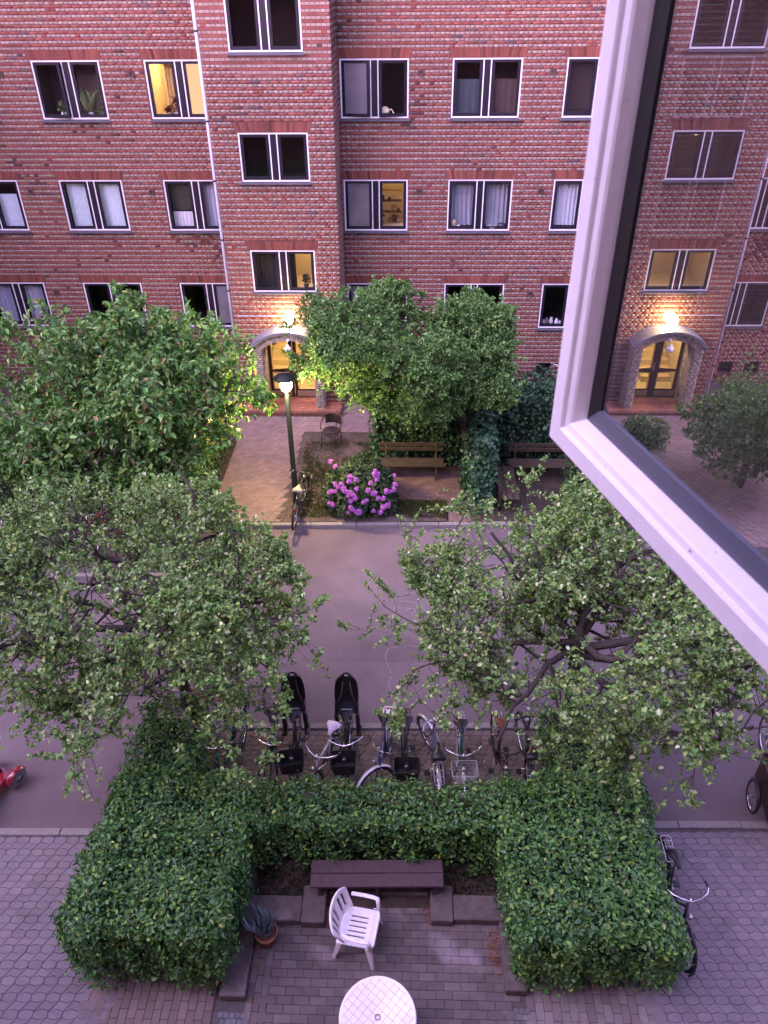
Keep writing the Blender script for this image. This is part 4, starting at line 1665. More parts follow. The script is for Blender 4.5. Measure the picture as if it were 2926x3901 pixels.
# ---------------------------------------------------------------- bicycles
M_tyre = mat("tyre_rubber", (.02, .019, .02), .85)
M_chrome = mat("chrome", (.72, .72, .76), .18, metal=1.0)
M_steel = mat("spoke_steel", (.45, .45, .48), .35, metal=.9)
M_blk = mat("black_plastic", (.016, .016, .018), .42)
M_brown = mat("brown_leather", (.17, .065, .03), .5)


def paint(name, c, rough=.3):
    return mat("paint_" + name, c, rough, spec=.5, coat=.4)


def torus(R, r, n=30, k=7, axis='y'):
    mb = MB()
    pts = [(R * math.cos(2 * math.pi * i / n), 0, R * math.sin(2 * math.pi * i / n)) for i in range(n)]
    vs, fs = [], []
    for i in range(n):
        t = 2 * math.pi * i / n
        for j in range(k):
            q = 2 * math.pi * j / k
            rr = R + r * math.cos(q)
            vs.append((rr * math.cos(t), r * math.sin(q), rr * math.sin(t)))
    for i in range(n):
        for j in range(k):
            i2, j2 = (i + 1) % n, (j + 1) % k
            fs.append((i * k + j, i2 * k + j, i2 * k + j2, i * k + j2))
    mb.add(vs, fs, True)
    return mb


WR = .335
ME_TYRE = torus(WR - .019, .019).mesh("wheel", M_tyre)
ME_RIM = torus(WR - .045, .009, 30, 5).mesh("rim", M_chrome)
mb = MB()
for i in range(24):
    t = 2 * math.pi * i / 24
    s = .03 if i % 2 else -.03
    mb.tube([(.02 * math.cos(t + .6), s, .02 * math.sin(t + .6)), ((WR - .05) * math.cos(t), 0, (WR - .05) * math.sin(t))], .0016, 3, caps=False)
mb.tube([(0, -.045, 0), (0, .045, 0)], .022, 8)
ME_SPOKE = mb.mesh("spokes", M_steel)


def wheel(parent, loc, M=None):
    w = link("wheel", ME_TYRE, parent)
    for nm, me in (("rim", ME_RIM), ("spokes", ME_SPOKE)):
        link(nm, me, w)
    base = Matrix.Translation(loc) @ Matrix.Rotation(random.uniform(0, 6), 4, 'Y')
    w.matrix_local = (M @ base) if M is not None else base
    return w


def guard(c, R, t0, t1, w=.05, n=12, M=None):
    mb = MB()
    vs, fs = [], []
    for i in range(n + 1):
        t = t0 + (t1 - t0) * i / n
        for (dr, y) in ((-.012, -w / 2), (0.004, -w * .3), (.008, 0), (.004, w * .3), (-.012, w / 2)):
            p = Vector((c[0] + (R + dr) * math.cos(t), c[1] + y, c[2] + (R + dr) * math.sin(t)))
            vs.append(M @ p if M is not None else p)
    for i in range(n):
        for k in range(4):
            fs.append((i * 5 + k, i * 5 + k + 1, i * 5 + 5 + k + 1, i * 5 + 5 + k))
    mb.add(vs, fs, True)
    return mb


def basket_mb(lo, hi, taper=.82, dense=9, r=.0022, M=None, solid=False):
    mb = MB()
    x0, y0, z0 = lo
    x1, y1, z1 = hi
    cx, cy = (x0 + x1) / 2, (y0 + y1) / 2

    def ring(f):
        k = taper + (1 - taper) * f
        z = z0 + (z1 - z0) * f
        hx, hy = (x1 - x0) / 2 * k, (y1 - y0) / 2 * k
        c = .25
        P = []
        for sx, sy, st in ((1, -1, 0), (1, 1, 1), (-1, 1, 2), (-1, -1, 3)):
            a0 = -math.pi / 2 + st * math.pi / 2
            for q in range(4):
                a = a0 + q / 3 * math.pi / 2
                P.append(Vector((cx + sx * hx * (1 - c) + hx * c * math.cos(a), cy + sy * hy * (1 - c) + hy * c * math.sin(a), z)))
        return [M @ p if M is not None else p for p in P]
    rings = [ring(f) for f in np.linspace(0, 1, 5)]
    for i, R in enumerate(rings):
        mb.tube(R, r * (2.2 if i == 4 else 1), 4, closed=True)
    m = len(rings[0])
    for k in range(m):
        mb.tube([rings[0][k], rings[4][k]], r, 3, caps=False)
        if k % 2 == 0:
            a, b = rings[0][k], rings[0][(k + 1) % m]
    # verticals between the corners and a floor grid
    A, B = rings[0], rings[4]
    for k in (3, 7, 11, 15):
        p0, p1, q0, q1 = A[k], A[(k + 1) % m], B[k], B[(k + 1) % m]
        for t in np.linspace(0, 1, dense)[1:-1]:
            mb.tube([p0.lerp(p1, t), q0.lerp(q1, t)], r, 3, caps=False)
    for t in np.linspace(.05, .95, dense):
        mb.tube([A[3].lerp(A[4], t), A[12].lerp(A[11], t)], r, 3, caps=False)
        mb.tube([A[7].lerp(A[8], t), A[0].lerp(A[15], t)], r, 3, caps=False)
    if solid:
        n = len(A)
        vs = [p + (Vector((cx, cy, p.z)) - p) * .01 if M is None else p for p in A] + list(B)
        mb.add(vs, [tuple(range(n))] + [(i, (i + 1) % n, n + (i + 1) % n, n + i) for i in range(n)])
    return mb


def saddle_mb(c, wide=.115, ang=0.0):
    mb = MB()
    prof = [(-.13, .75, .0), (-.115, 1.0, .018), (-.05, .95, .028), (.0, .62, .028), (.06, .34, .026), (.12, .24, .018), (.145, .14, .0)]
    vs, fs = [], []
    for x, w, z in prof:
        for y, dz in ((-1, -.035), (-.8, -.004), (0, .008), (.8, -.004), (1, -.035)):
            vs.append((c[0] + x, c[1] + y * w * wide, c[2] + z + dz))
    for i in range(len(prof) - 1):
        for k in range(4):
            fs.append((i * 5 + k, i * 5 + 5 + k, i * 5 + 6 + k, i * 5 + 1 + k))
    fs.append((0, 1, 2, 3, 4))
    mb.add(vs, fs, True)
    return mb


def bicycle(label, loc, heading, frame_col=(.02, .02, .024), style='step', lean=.05, steer=0.0, guard_mat=None, saddle_mat=None, basket=None, rack='steel', seat=None,
            rear_basket=False, bars='city', grip_mat=None, group=None, saddle_z=.93, bar_mat=None, name="bicycle", front_rack=False, light=True):
    root = thing(name, label, "bicycle", loc, heading, group)
    root.rotation_euler = (0, 0, heading)
    root.matrix_world = Matrix.Translation(loc) @ Matrix.Rotation(heading, 4, 'Z') @ Matrix.Rotation(lean, 4, 'X')
    fm = paint("%.3f_%.3f_%.3f" % frame_col, frame_col)
    gm = guard_mat or M_blk
    rear, front = Vector((-.54, 0, WR)), Vector((.53, 0, WR))
    bb = Vector((-.10, 0, .285))
    st = Vector((-.24, 0, .76))
    ht, hb = Vector((.315, 0, .86)), Vector((.365, 0, .66))
    mb = MB()
    mb.tube([bb, st], .017, 8)
    if style == 'step':
        mb.tube([hb, hb.lerp(bb, .45) + Vector((-.02, 0, -.05)), bb], .02, 8)
        mb.tube([ht + Vector((.01, 0, -.03)), Vector((.12, 0, .56)), Vector((-.13, 0, .45))], .016, 8)
    else:
        mb.tube([hb, bb], .02, 8)
        mb.tube([ht + Vector((.008, 0, -.03)), st + Vector((.01, 0, -.05))], .017, 8)
    mb.tube([ht, hb], .022, 8)
    for s in (-1, 1):
        mb.tube([bb + Vector((0, s * .03, 0)), rear + Vector((0, s * .055, 0))], .010, 6)
        mb.tube([st + Vector((0, s * .018, -.04)), rear + Vector((0, s * .055, 0))], .008, 6)
    mb.build("frame", fm, root)
    mb = MB()
    mb.tube([st, Vector((-.27, 0, saddle_z - .02))], .012, 6)
    post = mb.build("seat_post", M_chrome, root)
    saddle_mb((-.27, 0, saddle_z)).build("saddle", saddle_mat or M_blk, root)
    wheel(root, rear)
    # cranks, chain case
    mb = MB()
    mb.lathe([(0, -.004), (.085, -.004), (.085, .004), (0, .004)], (0, 0, 0), 18, Matrix.Translation(bb + Vector((0, -.05, 0))) @ Matrix.Rotation(R_(90), 4, 'X'))
    mb.tube([bb + Vector((0, -.07, 0)), bb + Vector((.13, -.075, -.10))], .010, 6)
    mb.tube([bb + Vector((0, .07, 0)), bb + Vector((-.13, .075, .10))], .010, 6)
    mb.tube([bb + Vector((0, -.07, 0)), bb + Vector((0, .07, 0))], .014, 6)
    crank = mb.build("crank", M_steel, root)
    for s, p in ((-1, bb + Vector((.13, -.125, -.10))), (1, bb + Vector((-.13, .125, .10)))):
        mb = MB()
        mb.bbox((p.x - .045, p.y - .04, p.z - .012), (p.x + .045, p.y + .04, p.z + .012), .005)
        mb.build("pedal", M_blk, crank)
    mb = MB()
    mb.bbox((-.53, -.062, .30), (.0, -.042, .375), .01)
    mb.build("chain_guard", gm if guard_mat else M_blk, root)
    guard(rear, WR + .03, R_(25), R_(205)).build("mudguard", gm, root)
    if rack:
        rm = {'steel': M_steel, 'black': M_blk, 'white': mat("white_rack", (.8, .78, .8), .4)}[rack]
        mb = MB()
        z = .735
        loop = [(-.33, -.055, z), (-.36, -.07, z), (-.68, -.07, z), (-.71, -.05, z), (-.71, .05, z), (-.68, .07, z), (-.36, .07, z), (-.33, .055, z)]
        mb.tube(loop, .008, 6, closed=True)
        for y in (-.025, .025):
            mb.tube([(-.34, y, z), (-.71, y, z)], .005, 5)
        for x in (-.45, -.55, -.64):
            mb.tube([(x, -.07, z), (x, .07, z)], .005, 5)
        for s in (-1, 1):
            mb.tube([(-.60, s * .07, z), (rear.x, s * .06, rear.z)], .006, 5)
        mb.build("rear_rack", rm, root)
    mb = MB()
    mb.bbox((-.755, -.035, .60), (-.735, .035, .68), .008)
    mb.build("rear_reflector", mat("reflector_red", (.4, .01, .01), .25), root)
    # kickstand
    mb = MB()
    mb.tube([bb + Vector((-.06, .03, -.02)), Vector((-.20, .16, .012))], .008, 6)
    mb.build("kickstand", M_steel, root)
    # front assembly turns about the head tube
    ax = (ht - hb).normalized()
    MS = Matrix.Translation(hb) @ Matrix.Rotation(steer, 4, ax) @ Matrix.Translation(-hb)
    V = lambda *p: MS @ Vector(p)
    mb = MB()
    for s in (-1, 1):
        mb.tube([V(.37, s * .035, .635), V(.40, s * .055, .55), V(.47, s * .055, .42), V(front.x, s * .055, front.z)], .011, 6)
    mb.tube([V(.37, -.035, .635), V(.37, .035, .635)], .014, 6)
    fork = mb.build("fork", fm, root)
    wheel(root, front, MS)
    guard(front, WR + .03, R_(-20), R_(150), M=MS).build("mudguard", gm, root)
    mb = MB()
    mb.tube([V(.315, 0, .86), V(.285, 0, .985)], .013, 8)
    if bars == 'city':
        pts = [(.10, -.285, .995), (.19, -.275, 1.015), (.27, -.22, 1.03), (.325, -.12, 1.02), (.345, 0, .99), (.325, .12, 1.02), (.27, .22, 1.03), (.19, .275, 1.015), (.10, .285, .995)]
    else:
        pts = [(.27, -.30, .995), (.30, -.16, .995), (.33, -.05, .985), (.33, .05, .985), (.30, .16, .995), (.27, .30, .995)]
    mb.tube([V(.285, 0, .985), V(.335, 0, .99)], .013, 6)
    mb.tube([V(*p) for p in pts], .0115, 8)
    hbar = mb.build("handlebar", bar_mat or M_chrome, root)
    for e, i in ((0, 1), (-1, -2)):
        a, b = Vector(pts[e]), Vector(pts[i])
        mb = MB()
        mb.tube([MS @ (a + (a - b).normalized() * .01), MS @ a.lerp(b, .95)], .0165, 8)
        mb.build("grip", grip_mat or M_blk, hbar)
    mb = MB()
    for s in (-1, 1):
        mb.tube([V(.28, s * .21, 1.02), V(.24, s * .235, .985), V(.17, s * .265, .97)], .005, 5)
    mb.build("brake_lever", M_steel, hbar)
    if light:
        mb = MB()
        M2 = MS @ Matrix.Translation((.43, 0, .80)) @ Matrix.Rotation(R_(90), 4, 'Y')
        mb.lathe([(0, -.04), (.025, -.035), (.036, .02), (.034, .03), (0, .03)], (0, 0, 0), 12, M2)
        mb.build("headlight", M_steel, root)
    if basket:
        bm = {'black': mat("black_wire", (.02, .02, .022), .5), 'silver': mat("silver_wire", (.6, .6, .62), .35, metal=.7), 'solid': mat("black_mesh_basket", (.022, .02, .022), .6)}[basket]
        basket_mb((.38, -.19, .70), (.66, .19, .94), M=MS, solid=basket == 'solid', r=.0028).build("basket", bm, root)
    if front_rack:
        mb = MB()
        for y in (-.08, -.03, .03, .08):
            mb.tube([V(.38, y, .72), V(.66, y, .72)], .006, 5)
        for x in (.38, .45, .52, .59, .66):
            mb.tube([V(x, -.08, .72), V(x, .08, .72)], .006, 5)
        mb.build("front_rack", M_steel, root)
    if rear_basket:
        basket_mb((-.74, -.17, .75), (-.38, .17, .98), r=.0026).build("rear_basket", mat("black_wire", (.02, .02, .022), .5), root)
    if seat:
        child_seat(root, seat)
    return root


def child_seat(root, style):
    """moulded rear child seat: high back shell with side wings, seat pan, leg guards, straps"""
    M_shell = mat("seat_shell", (.018, .018, .021), .4)
    # back shell, curved cross section
    mb = MB()
    vs, fs = [], []
    rows = [(.86, .160, .02), (.95, .178, .0), (1.05, .182, -.02), (1.14, .180, -.045), (1.22, .172, -.07), (1.30, .155, -.09), (1.35, .125, -.105), (1.375, .085, -.11)]
    m = 9
    for z, w, dx in rows:
        for k in range(m):
            u = -1 + 2 * k / (m - 1)
            wing = .085 * (abs(u) ** 3)
            vs.append((-.66 + dx + wing, u * w, z))
    for i in range(len(rows) - 1):
        for k in range(m - 1):
            # hand hole near the top; pattern of slots in the middle of the back
            if i == 5 and k in (3, 4):
                continue
            fs.append((i * m + k, i * m + k + 1, (i + 1) * m + k + 1, (i + 1) * m + k))
    n0 = len(vs)
    vs2 = [(x - .018, y * 1.04, z) for x, y, z in vs]
    mb.add(vs, fs, True)
    mb.add(vs2, fs, True)
    rim = [vs[0 + i * m] for i in range(len(rows))] + [vs[(len(rows) - 1) * m + k] for k in range(1, m)] + [vs[i * m + m - 1] for i in range(len(rows) - 2, -1, -1)]
    mb.tube(rim, .012, 6)
    sh = mb.build("child_seat", M_shell, root)
    mb = MB()
    for r_ in range(6):
        for c_ in range(6 - (r_ % 2)):
            y = (c_ - (2.5 if r_ % 2 == 0 else 2)) * .036
            z = 1.00 + r_ * .034
            x = -.66 - .01 - (z - .95) * .32
            mb.bbox((x - .002, y - .010, z - .008), (x + .012, y + .010, z + .008), .003)
    mb.build("cushion_dots", mat("seat_dots", (.20, .19, .21), .6) if style == 'dots' else M_shell, sh)
    mb = MB()
    mb.bbox((-.68, -.155, .82), (-.40, .155, .87), .02)
    mb.bbox((-.62, -.19, .84), (-.42, -.15, .99), .015)
    mb.bbox((-.62, .15, .84), (-.42, .19, .99), .015)
    for s in (-1, 1):
        mb.bbox((-.50, s * .17 - .03, .46), (-.36, s * .17 + .03, .85), .02)
        mb.bbox((-.50, s * .18 - .045, .42), (-.28, s * .18 + .045, .47), .015)
    mb.bbox((-.66, -.06, .74), (-.36, .06, .83), .01)
    mb.build("seat_pan", M_shell, sh)
    mb = MB()
    for s in (-1, 1):
        mb.tube([(-.70, s * .055, 1.25), (-.62, s * .08, 1.08), (-.52, s * .14, .95)], .012, 5)
    mb.build("strap", mat("strap_webbing", (.10, .075, .07), .8), sh)
    mb = MB()
    mb.bbox((-.46, -.09, .875), (-.40, .09, .90), .01)
    mb.build("buckle", mat("grey_buckle", (.35, .35, .38), .5), sh)


FR = R_(-90)         # facing the viewer
GB = "bicycles parked in a row behind the terrace hedge"
GREEN, TEAL = (.012, .12, .062), (.01, .085, .06)
bicycle("green framed ladies bicycle at the left end of the row", (-2.72, 7.62, 0), FR - .12, GREEN, 'step', .06, .25, group=GB, bars='flat', light=False)
bicycle("black bicycle with brown grips and a wire basket over its rear wheel", (-2.10, 7.72, 0), FR + .05, style='diamond', lean=-.04, steer=-.45, rear_basket=True, grip_mat=M_brown, group=GB, bars='flat')
bicycle("black bicycle with plain child seat and mesh front basket, half under the apple leaves", (-1.70, 7.72, 0), FR + .06, style='step', lean=.03, basket='solid', seat='plain', steer=.12, group=GB, bar_mat=M_blk)
bicycle("silver bicycle with a white patterned saddle cover", (-1.23, 7.52, 0), FR - .30, (.42, .42, .46), 'diamond', -.05, -.2, saddle_mat=mat("patterned_cover", (.78, .70, .78), .8, noise=(70, .35), var2=(120, (.15, .17, .35), .56, .62)), group=GB, bars='city')
bicycle("bicycle with tall dotted black child seat and chrome handlebar", (-.88, 7.72, 0), FR + .02, style='step', lean=.02, basket='solid', seat='dots', grip_mat=M_brown, group=GB)
bicycle("blue bicycle with white rear rack and its front wheel turned aside", (-.28, 7.66, 0), FR - .10, (.02, .035, .13), 'diamond', .05, -.85, guard_mat=mat("white_mudguard", (.75, .75, .8), .35), rack='white', group=GB, bars='flat')
bicycle("black bicycle with mesh front basket, between the blue one and the backwards one", (.02, 7.62, 0), FR + .02, style='step', lean=-.03, basket='solid', rack='black', group=GB, bar_mat=M_blk)
bicycle("bicycle parked backwards showing its silver rear rack to the hedge", (.47, 7.62, 0), -FR + .06, (.03, .045, .08), 'diamond', .04, .5, guard_mat=mat("silver_mudguard", (.6, .6, .66), .3, metal=.6), group=GB)
bicycle("green city bicycle with silver wire front basket", (.92, 7.58, 0), FR + .0, TEAL, 'step', .03, .05, basket='silver', guard_mat=mat("silver_mudguard", (.6, .6, .66), .3, metal=.6), group=GB)
bicycle("dark bicycle half hidden under the right apple branches", (1.50, 7.62, 0), FR + .05, (.03, .02, .02), 'step', -.04, -.2, saddle_mat=M_brown, group=GB, bar_mat=M_blk)
bicycle("black roadster at the right end of the row beside the hedge", (1.90, 7.66, 0), -FR - .05, (.015, .015, .018), 'diamond', .05, .2, group=GB, bar_mat=M_blk)
bicycle("red bicycle behind the left apple trunk", (-3.55, 8.95, -.1), R_(172), (.5, .015, .03), 'diamond', .05, .2, bars='flat')
bicycle("black ladies bicycle with chrome handlebar leaning on the right hedge", (3.56, 5.48, 0), FR - .02, (.02, .022, .035), 'step', -.05, .12)
bicycle("dark bicycle leaning against the lamp post", (-2.52, 14.75, .0), -FR - .06, (.05, .045, .05), 'diamond', .10, -.15, bars='flat', saddle_mat=mat("grey_saddle", (.26, .24, .22), .6), bar_mat=M_blk, rack=None)
bicycle("black bicycle standing against the brick wall right of the porch", (4.55, 21.35, 0), R_(185), style='step', lean=-.08, steer=.3)
GF = "bicycles half hidden under the cherry tree"
bicycle("black bicycle with chrome bars left of the red one under the cherry tree", (-7.35, 13.6, 0), FR + .1, style='step', lean=.04, group=GF)
bicycle("red bicycle under the cherry tree", (-6.75, 13.55, 0), FR - .08, (.45, .02, .02), 'diamond', .04, group=GF)
bicycle("white mudguarded bicycle next to the cherry trunk", (-5.55, 13.55, 0), FR + .02, (.05, .10, .12), 'step', .04, group=GF, guard_mat=mat("white_mudguard", (.75, .75, .8), .35))
bicycle("silver city bicycle near the kerb end of the cherry tree bay", (-8.6, 13.5, 0), FR - .25, (.4, .4, .43), 'step', .04, .4, group=GF, basket='silver')

# ---------------------------------------------------------------- terrace furniture
M_plast = mat("white_resin", (.86, .82, .86), .38, noise=(22, .05), var2=(3.5, (.62, .55, .55), .56, .72), spec=.5)
M_conc = mat("weathered_concrete", (.105, .085, .082), .9, noise=(9, .28), bump=(70, .6), var2=(3, (.20, .17, .17), .58, .75))
M_board = mat("dark_stained_board", (.075, .048, .055), .75, noise=(12, .2), bump=(50, .4))

chair = thing("garden_chair", "white plastic armchair with slatted back on the terrace", "chair", (-.58, 5.02, 0), R_(-10))
mb = MB()
# seat with five slots: strips between slots
sx0, sx1, sy0, sy1, sz = -.21, .25, -.235, .235, .42


def seat_z(x, y):
    return sz + .012 * (x / .25) - .016 * math.cos(y * 5.5) - (.02 if x > .22 else 0)


xs = np.linspace(sx0, sx1, 9)
ys = np.array([-.235, -.19, -.135, -.115, -.075, -.055, -.01, .01, .055, .075, .115, .135, .19, .235])
for zoff in (0, -.016):
    vs = [(x, y, seat_z(x, y) + zoff) for x in xs for y in ys]
    fs = []
    for i in range(8):
        for j in range(13):
            if j in (2, 4, 6, 8, 10) and 2 <= i <= 5:
                continue
            q = (i * 14 + j, i * 14 + 14 + j, i * 14 + 15 + j, i * 14 + j + 1)
            fs.append(q)
    mb.add(vs, fs)
rimp = [(sx0, sy0, sz - .01), (sx1, sy0, sz), (sx1 + .012, sy0 + .05, sz - .015), (sx1 + .012, sy1 - .05, sz - .015), (sx1, sy1, sz), (sx0, sy1, sz - .01)]
mb.tube([(x, y, z - .012) for x, y, z in rimp], .017, 6)
mb.build("seat", M_plast, chair)
mb = MB()
# back: curved shell with vertical slots, arched top
na, nz = 15, 7
cols = []
for k in range(na):
    an = -1.0 + 2.0 * k / (na - 1)
    col = []
    for i in range(nz):
        f = i / (nz - 1)
        top = .84 - .13 * abs(an) ** 2.2
        z = .44 + (top - .44) * f
        R0 = .265 + .03 * f
        x = -.20 - .10 * f + .16 * (1 - math.cos(an * 1.15)) * 1.0
        y = R0 * math.sin(an * 1.15) / math.sin(1.15) * (.90 + .12 * f)
        col.append((x, y, z))
    cols.append(col)
for off in (0, -.014):
    vs = [(p[0] + off, p[1], p[2]) for c_ in cols for p in c_]
    fs = []
    for k in range(na - 1):
        for i in range(nz - 1):
            if k in (2, 4, 6, 7, 9, 11) and 1 <= i <= 4 and k != 7:
                continue
            fs.append((k * nz + i, k * nz + nz + i, k * nz + nz + i + 1, k * nz + i + 1))
    mb.add(vs, fs, True)
edge = [cols[0][i] for i in range(nz)] + [cols[k][nz - 1] for k in range(1, na - 1)] + [cols[na - 1][i] for i in range(nz - 1, -1, -1)]
mb.tube([(x - .007, y, z) for x, y, z in edge], .016, 6)
mb.build("backrest", M_plast, chair)
for s in (-1, 1):
    mb = MB()
    pts = [(-.12, s * .268, .68), (-.04, s * .285, .655), (.06, s * .292, .645), (.17, s * .288, .645), (.225, s * .282, .635)]
    vs, fs = [], []
    for x, y, z in pts:
        for dy, dz in ((-.028, 0), (-.02, .014), (.02, .014), (.028, 0), (.02, -.012), (-.02, -.012)):
            vs.append((x, y + dy, z + dz))
    for i in range(4):
        for k in range(6):
            k2 = (k + 1) % 6
            fs.append((i * 6 + k, i * 6 + 6 + k, i * 6 + 6 + k2, i * 6 + k2))
    mb.add(vs, fs, True)
    mb.tube([(.22, s * .282, .64), (.235, s * .272, .54), (.24, s * .262, .42)], [.030, .026, .028], 6)
    mb.build("armrest", M_plast, chair)
    for x0, x1, yy in ((.235, .285, .262), (-.19, -.27, .225)):
        mb = MB()
        # L-section leg, splayed
        a, b = Vector((x0, s * yy, .42)), Vector((x1, s * (yy + .035), 0.0))
        for (w0, w1, dx, dy) in ((.034, .020, 1, 0), (.034, .020, 0, 1)):
            e = Vector((dx, dy * s, 0))
            f_ = Vector((dy, dx, 0)) * .006
            sg = -1 if x0 > 0 else 1
            e = Vector((sg * dx, -s * dy, 0))
            A = [a - f_, a + e * w0 * 1.9 - f_, a + e * w0 * 1.9 + f_, a + f_]
            B = [b - f_, b + e * w1 * 1.6 - f_, b + e * w1 * 1.6 + f_, b + f_]
            mb.add(A + B, [(0, 1, 2, 3), (7, 6, 5, 4), (0, 4, 5, 1), (1, 5, 6, 2), (2, 6, 7, 3), (3, 7, 4, 0)])
        mb.build("leg", M_plast, chair)

table = thing("garden_table", "round white plastic garden table at the bottom of the terrace", "table", (-.26, 3.85, 0), .12)
mb = MB()
mb.lathe([(.0, .700), (.418, .700), (.438, .690), (.445, .705), (.441, .722), (.428, .7245), (.415, .718), (.030, .718), (.022, .712), (.022, .68)], (0, 0, 0), 64)
mb.build("table_top", M_plast, table)
mb = MB()
th = .0035
for k in range(-5, 6):
    for d in (0, 1):
        o_ = k * .078
        h_ = math.sqrt(max(.412 ** 2 - o_ ** 2, 0))
        if h_ < .05:
            continue
        c45, s45 = math.cos(R_(45 + 90 * d)), math.sin(R_(45 + 90 * d))
        for (l0, l1) in ([(-h_, h_)] if abs(o_) > .03 else [(-h_, -.03), (.03, h_)]):
            P = [(l0, o_ - th), (l1, o_ - th), (l1, o_ + th), (l0, o_ + th)]
            mb.add([(x * c45 - y * s45, x * s45 + y * c45, .7192 + d * .0005) for x, y in P], [(0, 1, 2, 3)])
mb.build("groove", mat("table_groove_grey", (.56, .50, .53), .8, noise=(30, .3)), table)  # flat lattice lines a little darker than the table top
mb = MB()
mb.lathe([(.034, .7185), (.034, .7215), (.024, .7215), (.024, .716)], (0, 0, 0), 16)
mb.build("parasol_hole", mat("rusty_ring", (.22, .10, .08), .7), table)
for k in range(4):
    an = R_(45 + 90 * k)
    mb = MB()
    mb.tube([(.18 * math.cos(an), .18 * math.sin(an), .70), (.25 * math.cos(an), .25 * math.sin(an), .35), (.34 * math.cos(an), .34 * math.sin(an), 0)], [.03, .026, .02], 8)
    mb.build("leg", M_plast, table)

bench = thing("bench", "dark plank bench without back against the terrace hedge", "bench", (-.34, 5.72, 0), .03)
for (y0, y1) in ((-.19, -.005), (.005, .19)):
    mb = MB()
    mb.bbox((-.90, y0, .40), (.90, y1, .45), .006)
    mb.build("plank", M_board, bench)
for x in (-.78, 0, .78):
    mb = MB()
    mb.bbox((x - .025, -.15, 0), (x + .025, .15, .398), .004)
    mb.build("support", M_board, bench)


def block(label, lo, hi, group="concrete edging blocks round the terrace"):
    lo = (lo[0] * 1.0147, lo[1] * 1.0147, 0)
    hi = (hi[0] * 1.0147, hi[1] * 1.0147, hi[2] * .5)
    c = ((lo[0] + hi[0]) / 2, (lo[1] + hi[1]) / 2, 0)
    mb = MB()
    mb.bbox((lo[0] - c[0] + .003, lo[1] - c[1] + .003, 0), (hi[0] - c[0] - .003, hi[1] - c[1] - .003, hi[2]), .015)
    o = mb.build("concrete_block", M_conc, None)
    o.location = c
    tag(o, label, "block", group)
    return o


block("long low concrete block behind the pot of blue grass", (-2.22, 5.13, 0), (-1.33, 5.47, .29))
block("short concrete block at the left foot of the plank bench", (-1.33, 5.11, 0), (-1.01, 5.62, .30))
block("short concrete block at the right foot of the plank bench", (.38, 5.17, 0), (.69, 5.66, .30))
block("long low concrete block right of the plank bench", (.69, 5.20, 0), (1.46, 5.54, .29))
block("concrete block running along the left hedge beside the pot", (-2.22, 4.20, 0), (-1.90, 5.125, .29))
block("concrete block running along the right hedge of the terrace", (1.28, 4.35, 0), (1.56, 5.195, .29))
block("concrete sill below the plank bench", (-1.0, 5.55, 0), (.37, 5.68, .16))

pot = thing("potted_grass", "terracotta pot of blue grey grass beside the left hedge", "plant", (-1.765, 5.0, 0))
mb = MB()
mb.lathe([(0, .0), (.10, 0), (.135, .20), (.15, .20), (.152, .255), (.130, .255), (.122, .21), (0, .21)], (0, 0, 0), 24)
mb.build("pot", mat("terracotta", (.30, .135, .085), .8, noise=(14, .2)), pot)
n = 170
r = np.random.default_rng(5)
an = r.uniform(0, 2 * np.pi, n)
rd = np.sqrt(r.uniform(0, 1, n)) * .09
P = np.stack([rd * np.cos(an), rd * np.sin(an), np.full(n, .22)], 1)
D = np.stack([np.cos(an) * rd * 2.4 - .12, np.sin(an) * rd * 2.4 + .05, np.ones(n)], 1) + .16 * r.standard_normal((n, 3))
me = leaves_mesh("grass_blades", P, D, np.stack([np.sin(an), np.cos(an), 0 * an], 1) + .2, r.uniform(.22, .48, n), .035, tints(n, [(.30, .38, .42), (.42, .50, .55), (.20, .27, .30)], [3, 2, 2], r=r), M_leaf, .0, .12)
link("grass_blades", me, pot, kind="stuff")

# ---------------------------------------------------------------- far garden
M_post = mat("dark_green_iron", (.006, .011, .012), .5, noise=(8, .2), spec=.5)
lamp = thing("street_lamp", "lit street lamp on a dark green post beside the path", "street lamp", (-2.64, 15.22, 0))
mb = MB()
mb.lathe([(.0, 0), (.085, 0), (.085, .05), (.074, .08), (.072, .9), (.062, .93), (.055, 2.80), (.05, 2.86), (.045, 2.95), (0, 2.95)], (0, 0, 0), 16)
mb.build("post", M_post, lamp)
mb = MB()
mb.lathe([(.05, 2.93), (.065, 2.96), (.05, 2.99), (0, 2.99)], (0, 0, 0), 14)
for k in range(4):
    an = R_(45 + 90 * k)
    mb.tube([(.05 * math.cos(an), .05 * math.sin(an), 2.96), (.13 * math.cos(an), .13 * math.sin(an), 3.02), (.15 * math.cos(an), .15 * math.sin(an), 3.30)], .009, 6)
mb.build("bracket", M_post, lamp)
mb = MB()
mb.lathe([(0, 3.40), (.05, 3.395), (.13, 3.37), (.23, 3.325), (.265, 3.295), (.262, 3.285), (.20, 3.30), (.0, 3.315)], (0, 0, 0), 24)
mb.build("lamp_cap", M_post, lamp)
mb = MB()
mb.lathe([(0, 3.0), (.08, 3.005), (.12, 3.05), (.135, 3.13), (.12, 3.22), (.08, 3.27), (0, 3.275)], (0, 0, 0), 18)
mb.build("lamp_bulb", emit_mat("street_lamp_glow", (1.0, .62, .24), 16.0), lamp)
ld = bpy.data.lights.new("street_light", 'POINT')
ld.energy = STREET_W
ld.color = (1.0, .72, .36)
ld.shadow_soft_size = .12
lo = bpy.data.objects.new("street_light", ld)
COL.objects.link(lo)
lo.location = (0, -.0, 2.99)
lo.parent = lamp
lo.location = (.0, -.20, 3.12)

M_oldwood = mat("weathered_plank", (.062, .046, .030), .85, noise=(10, .3), bump=(40, .5))


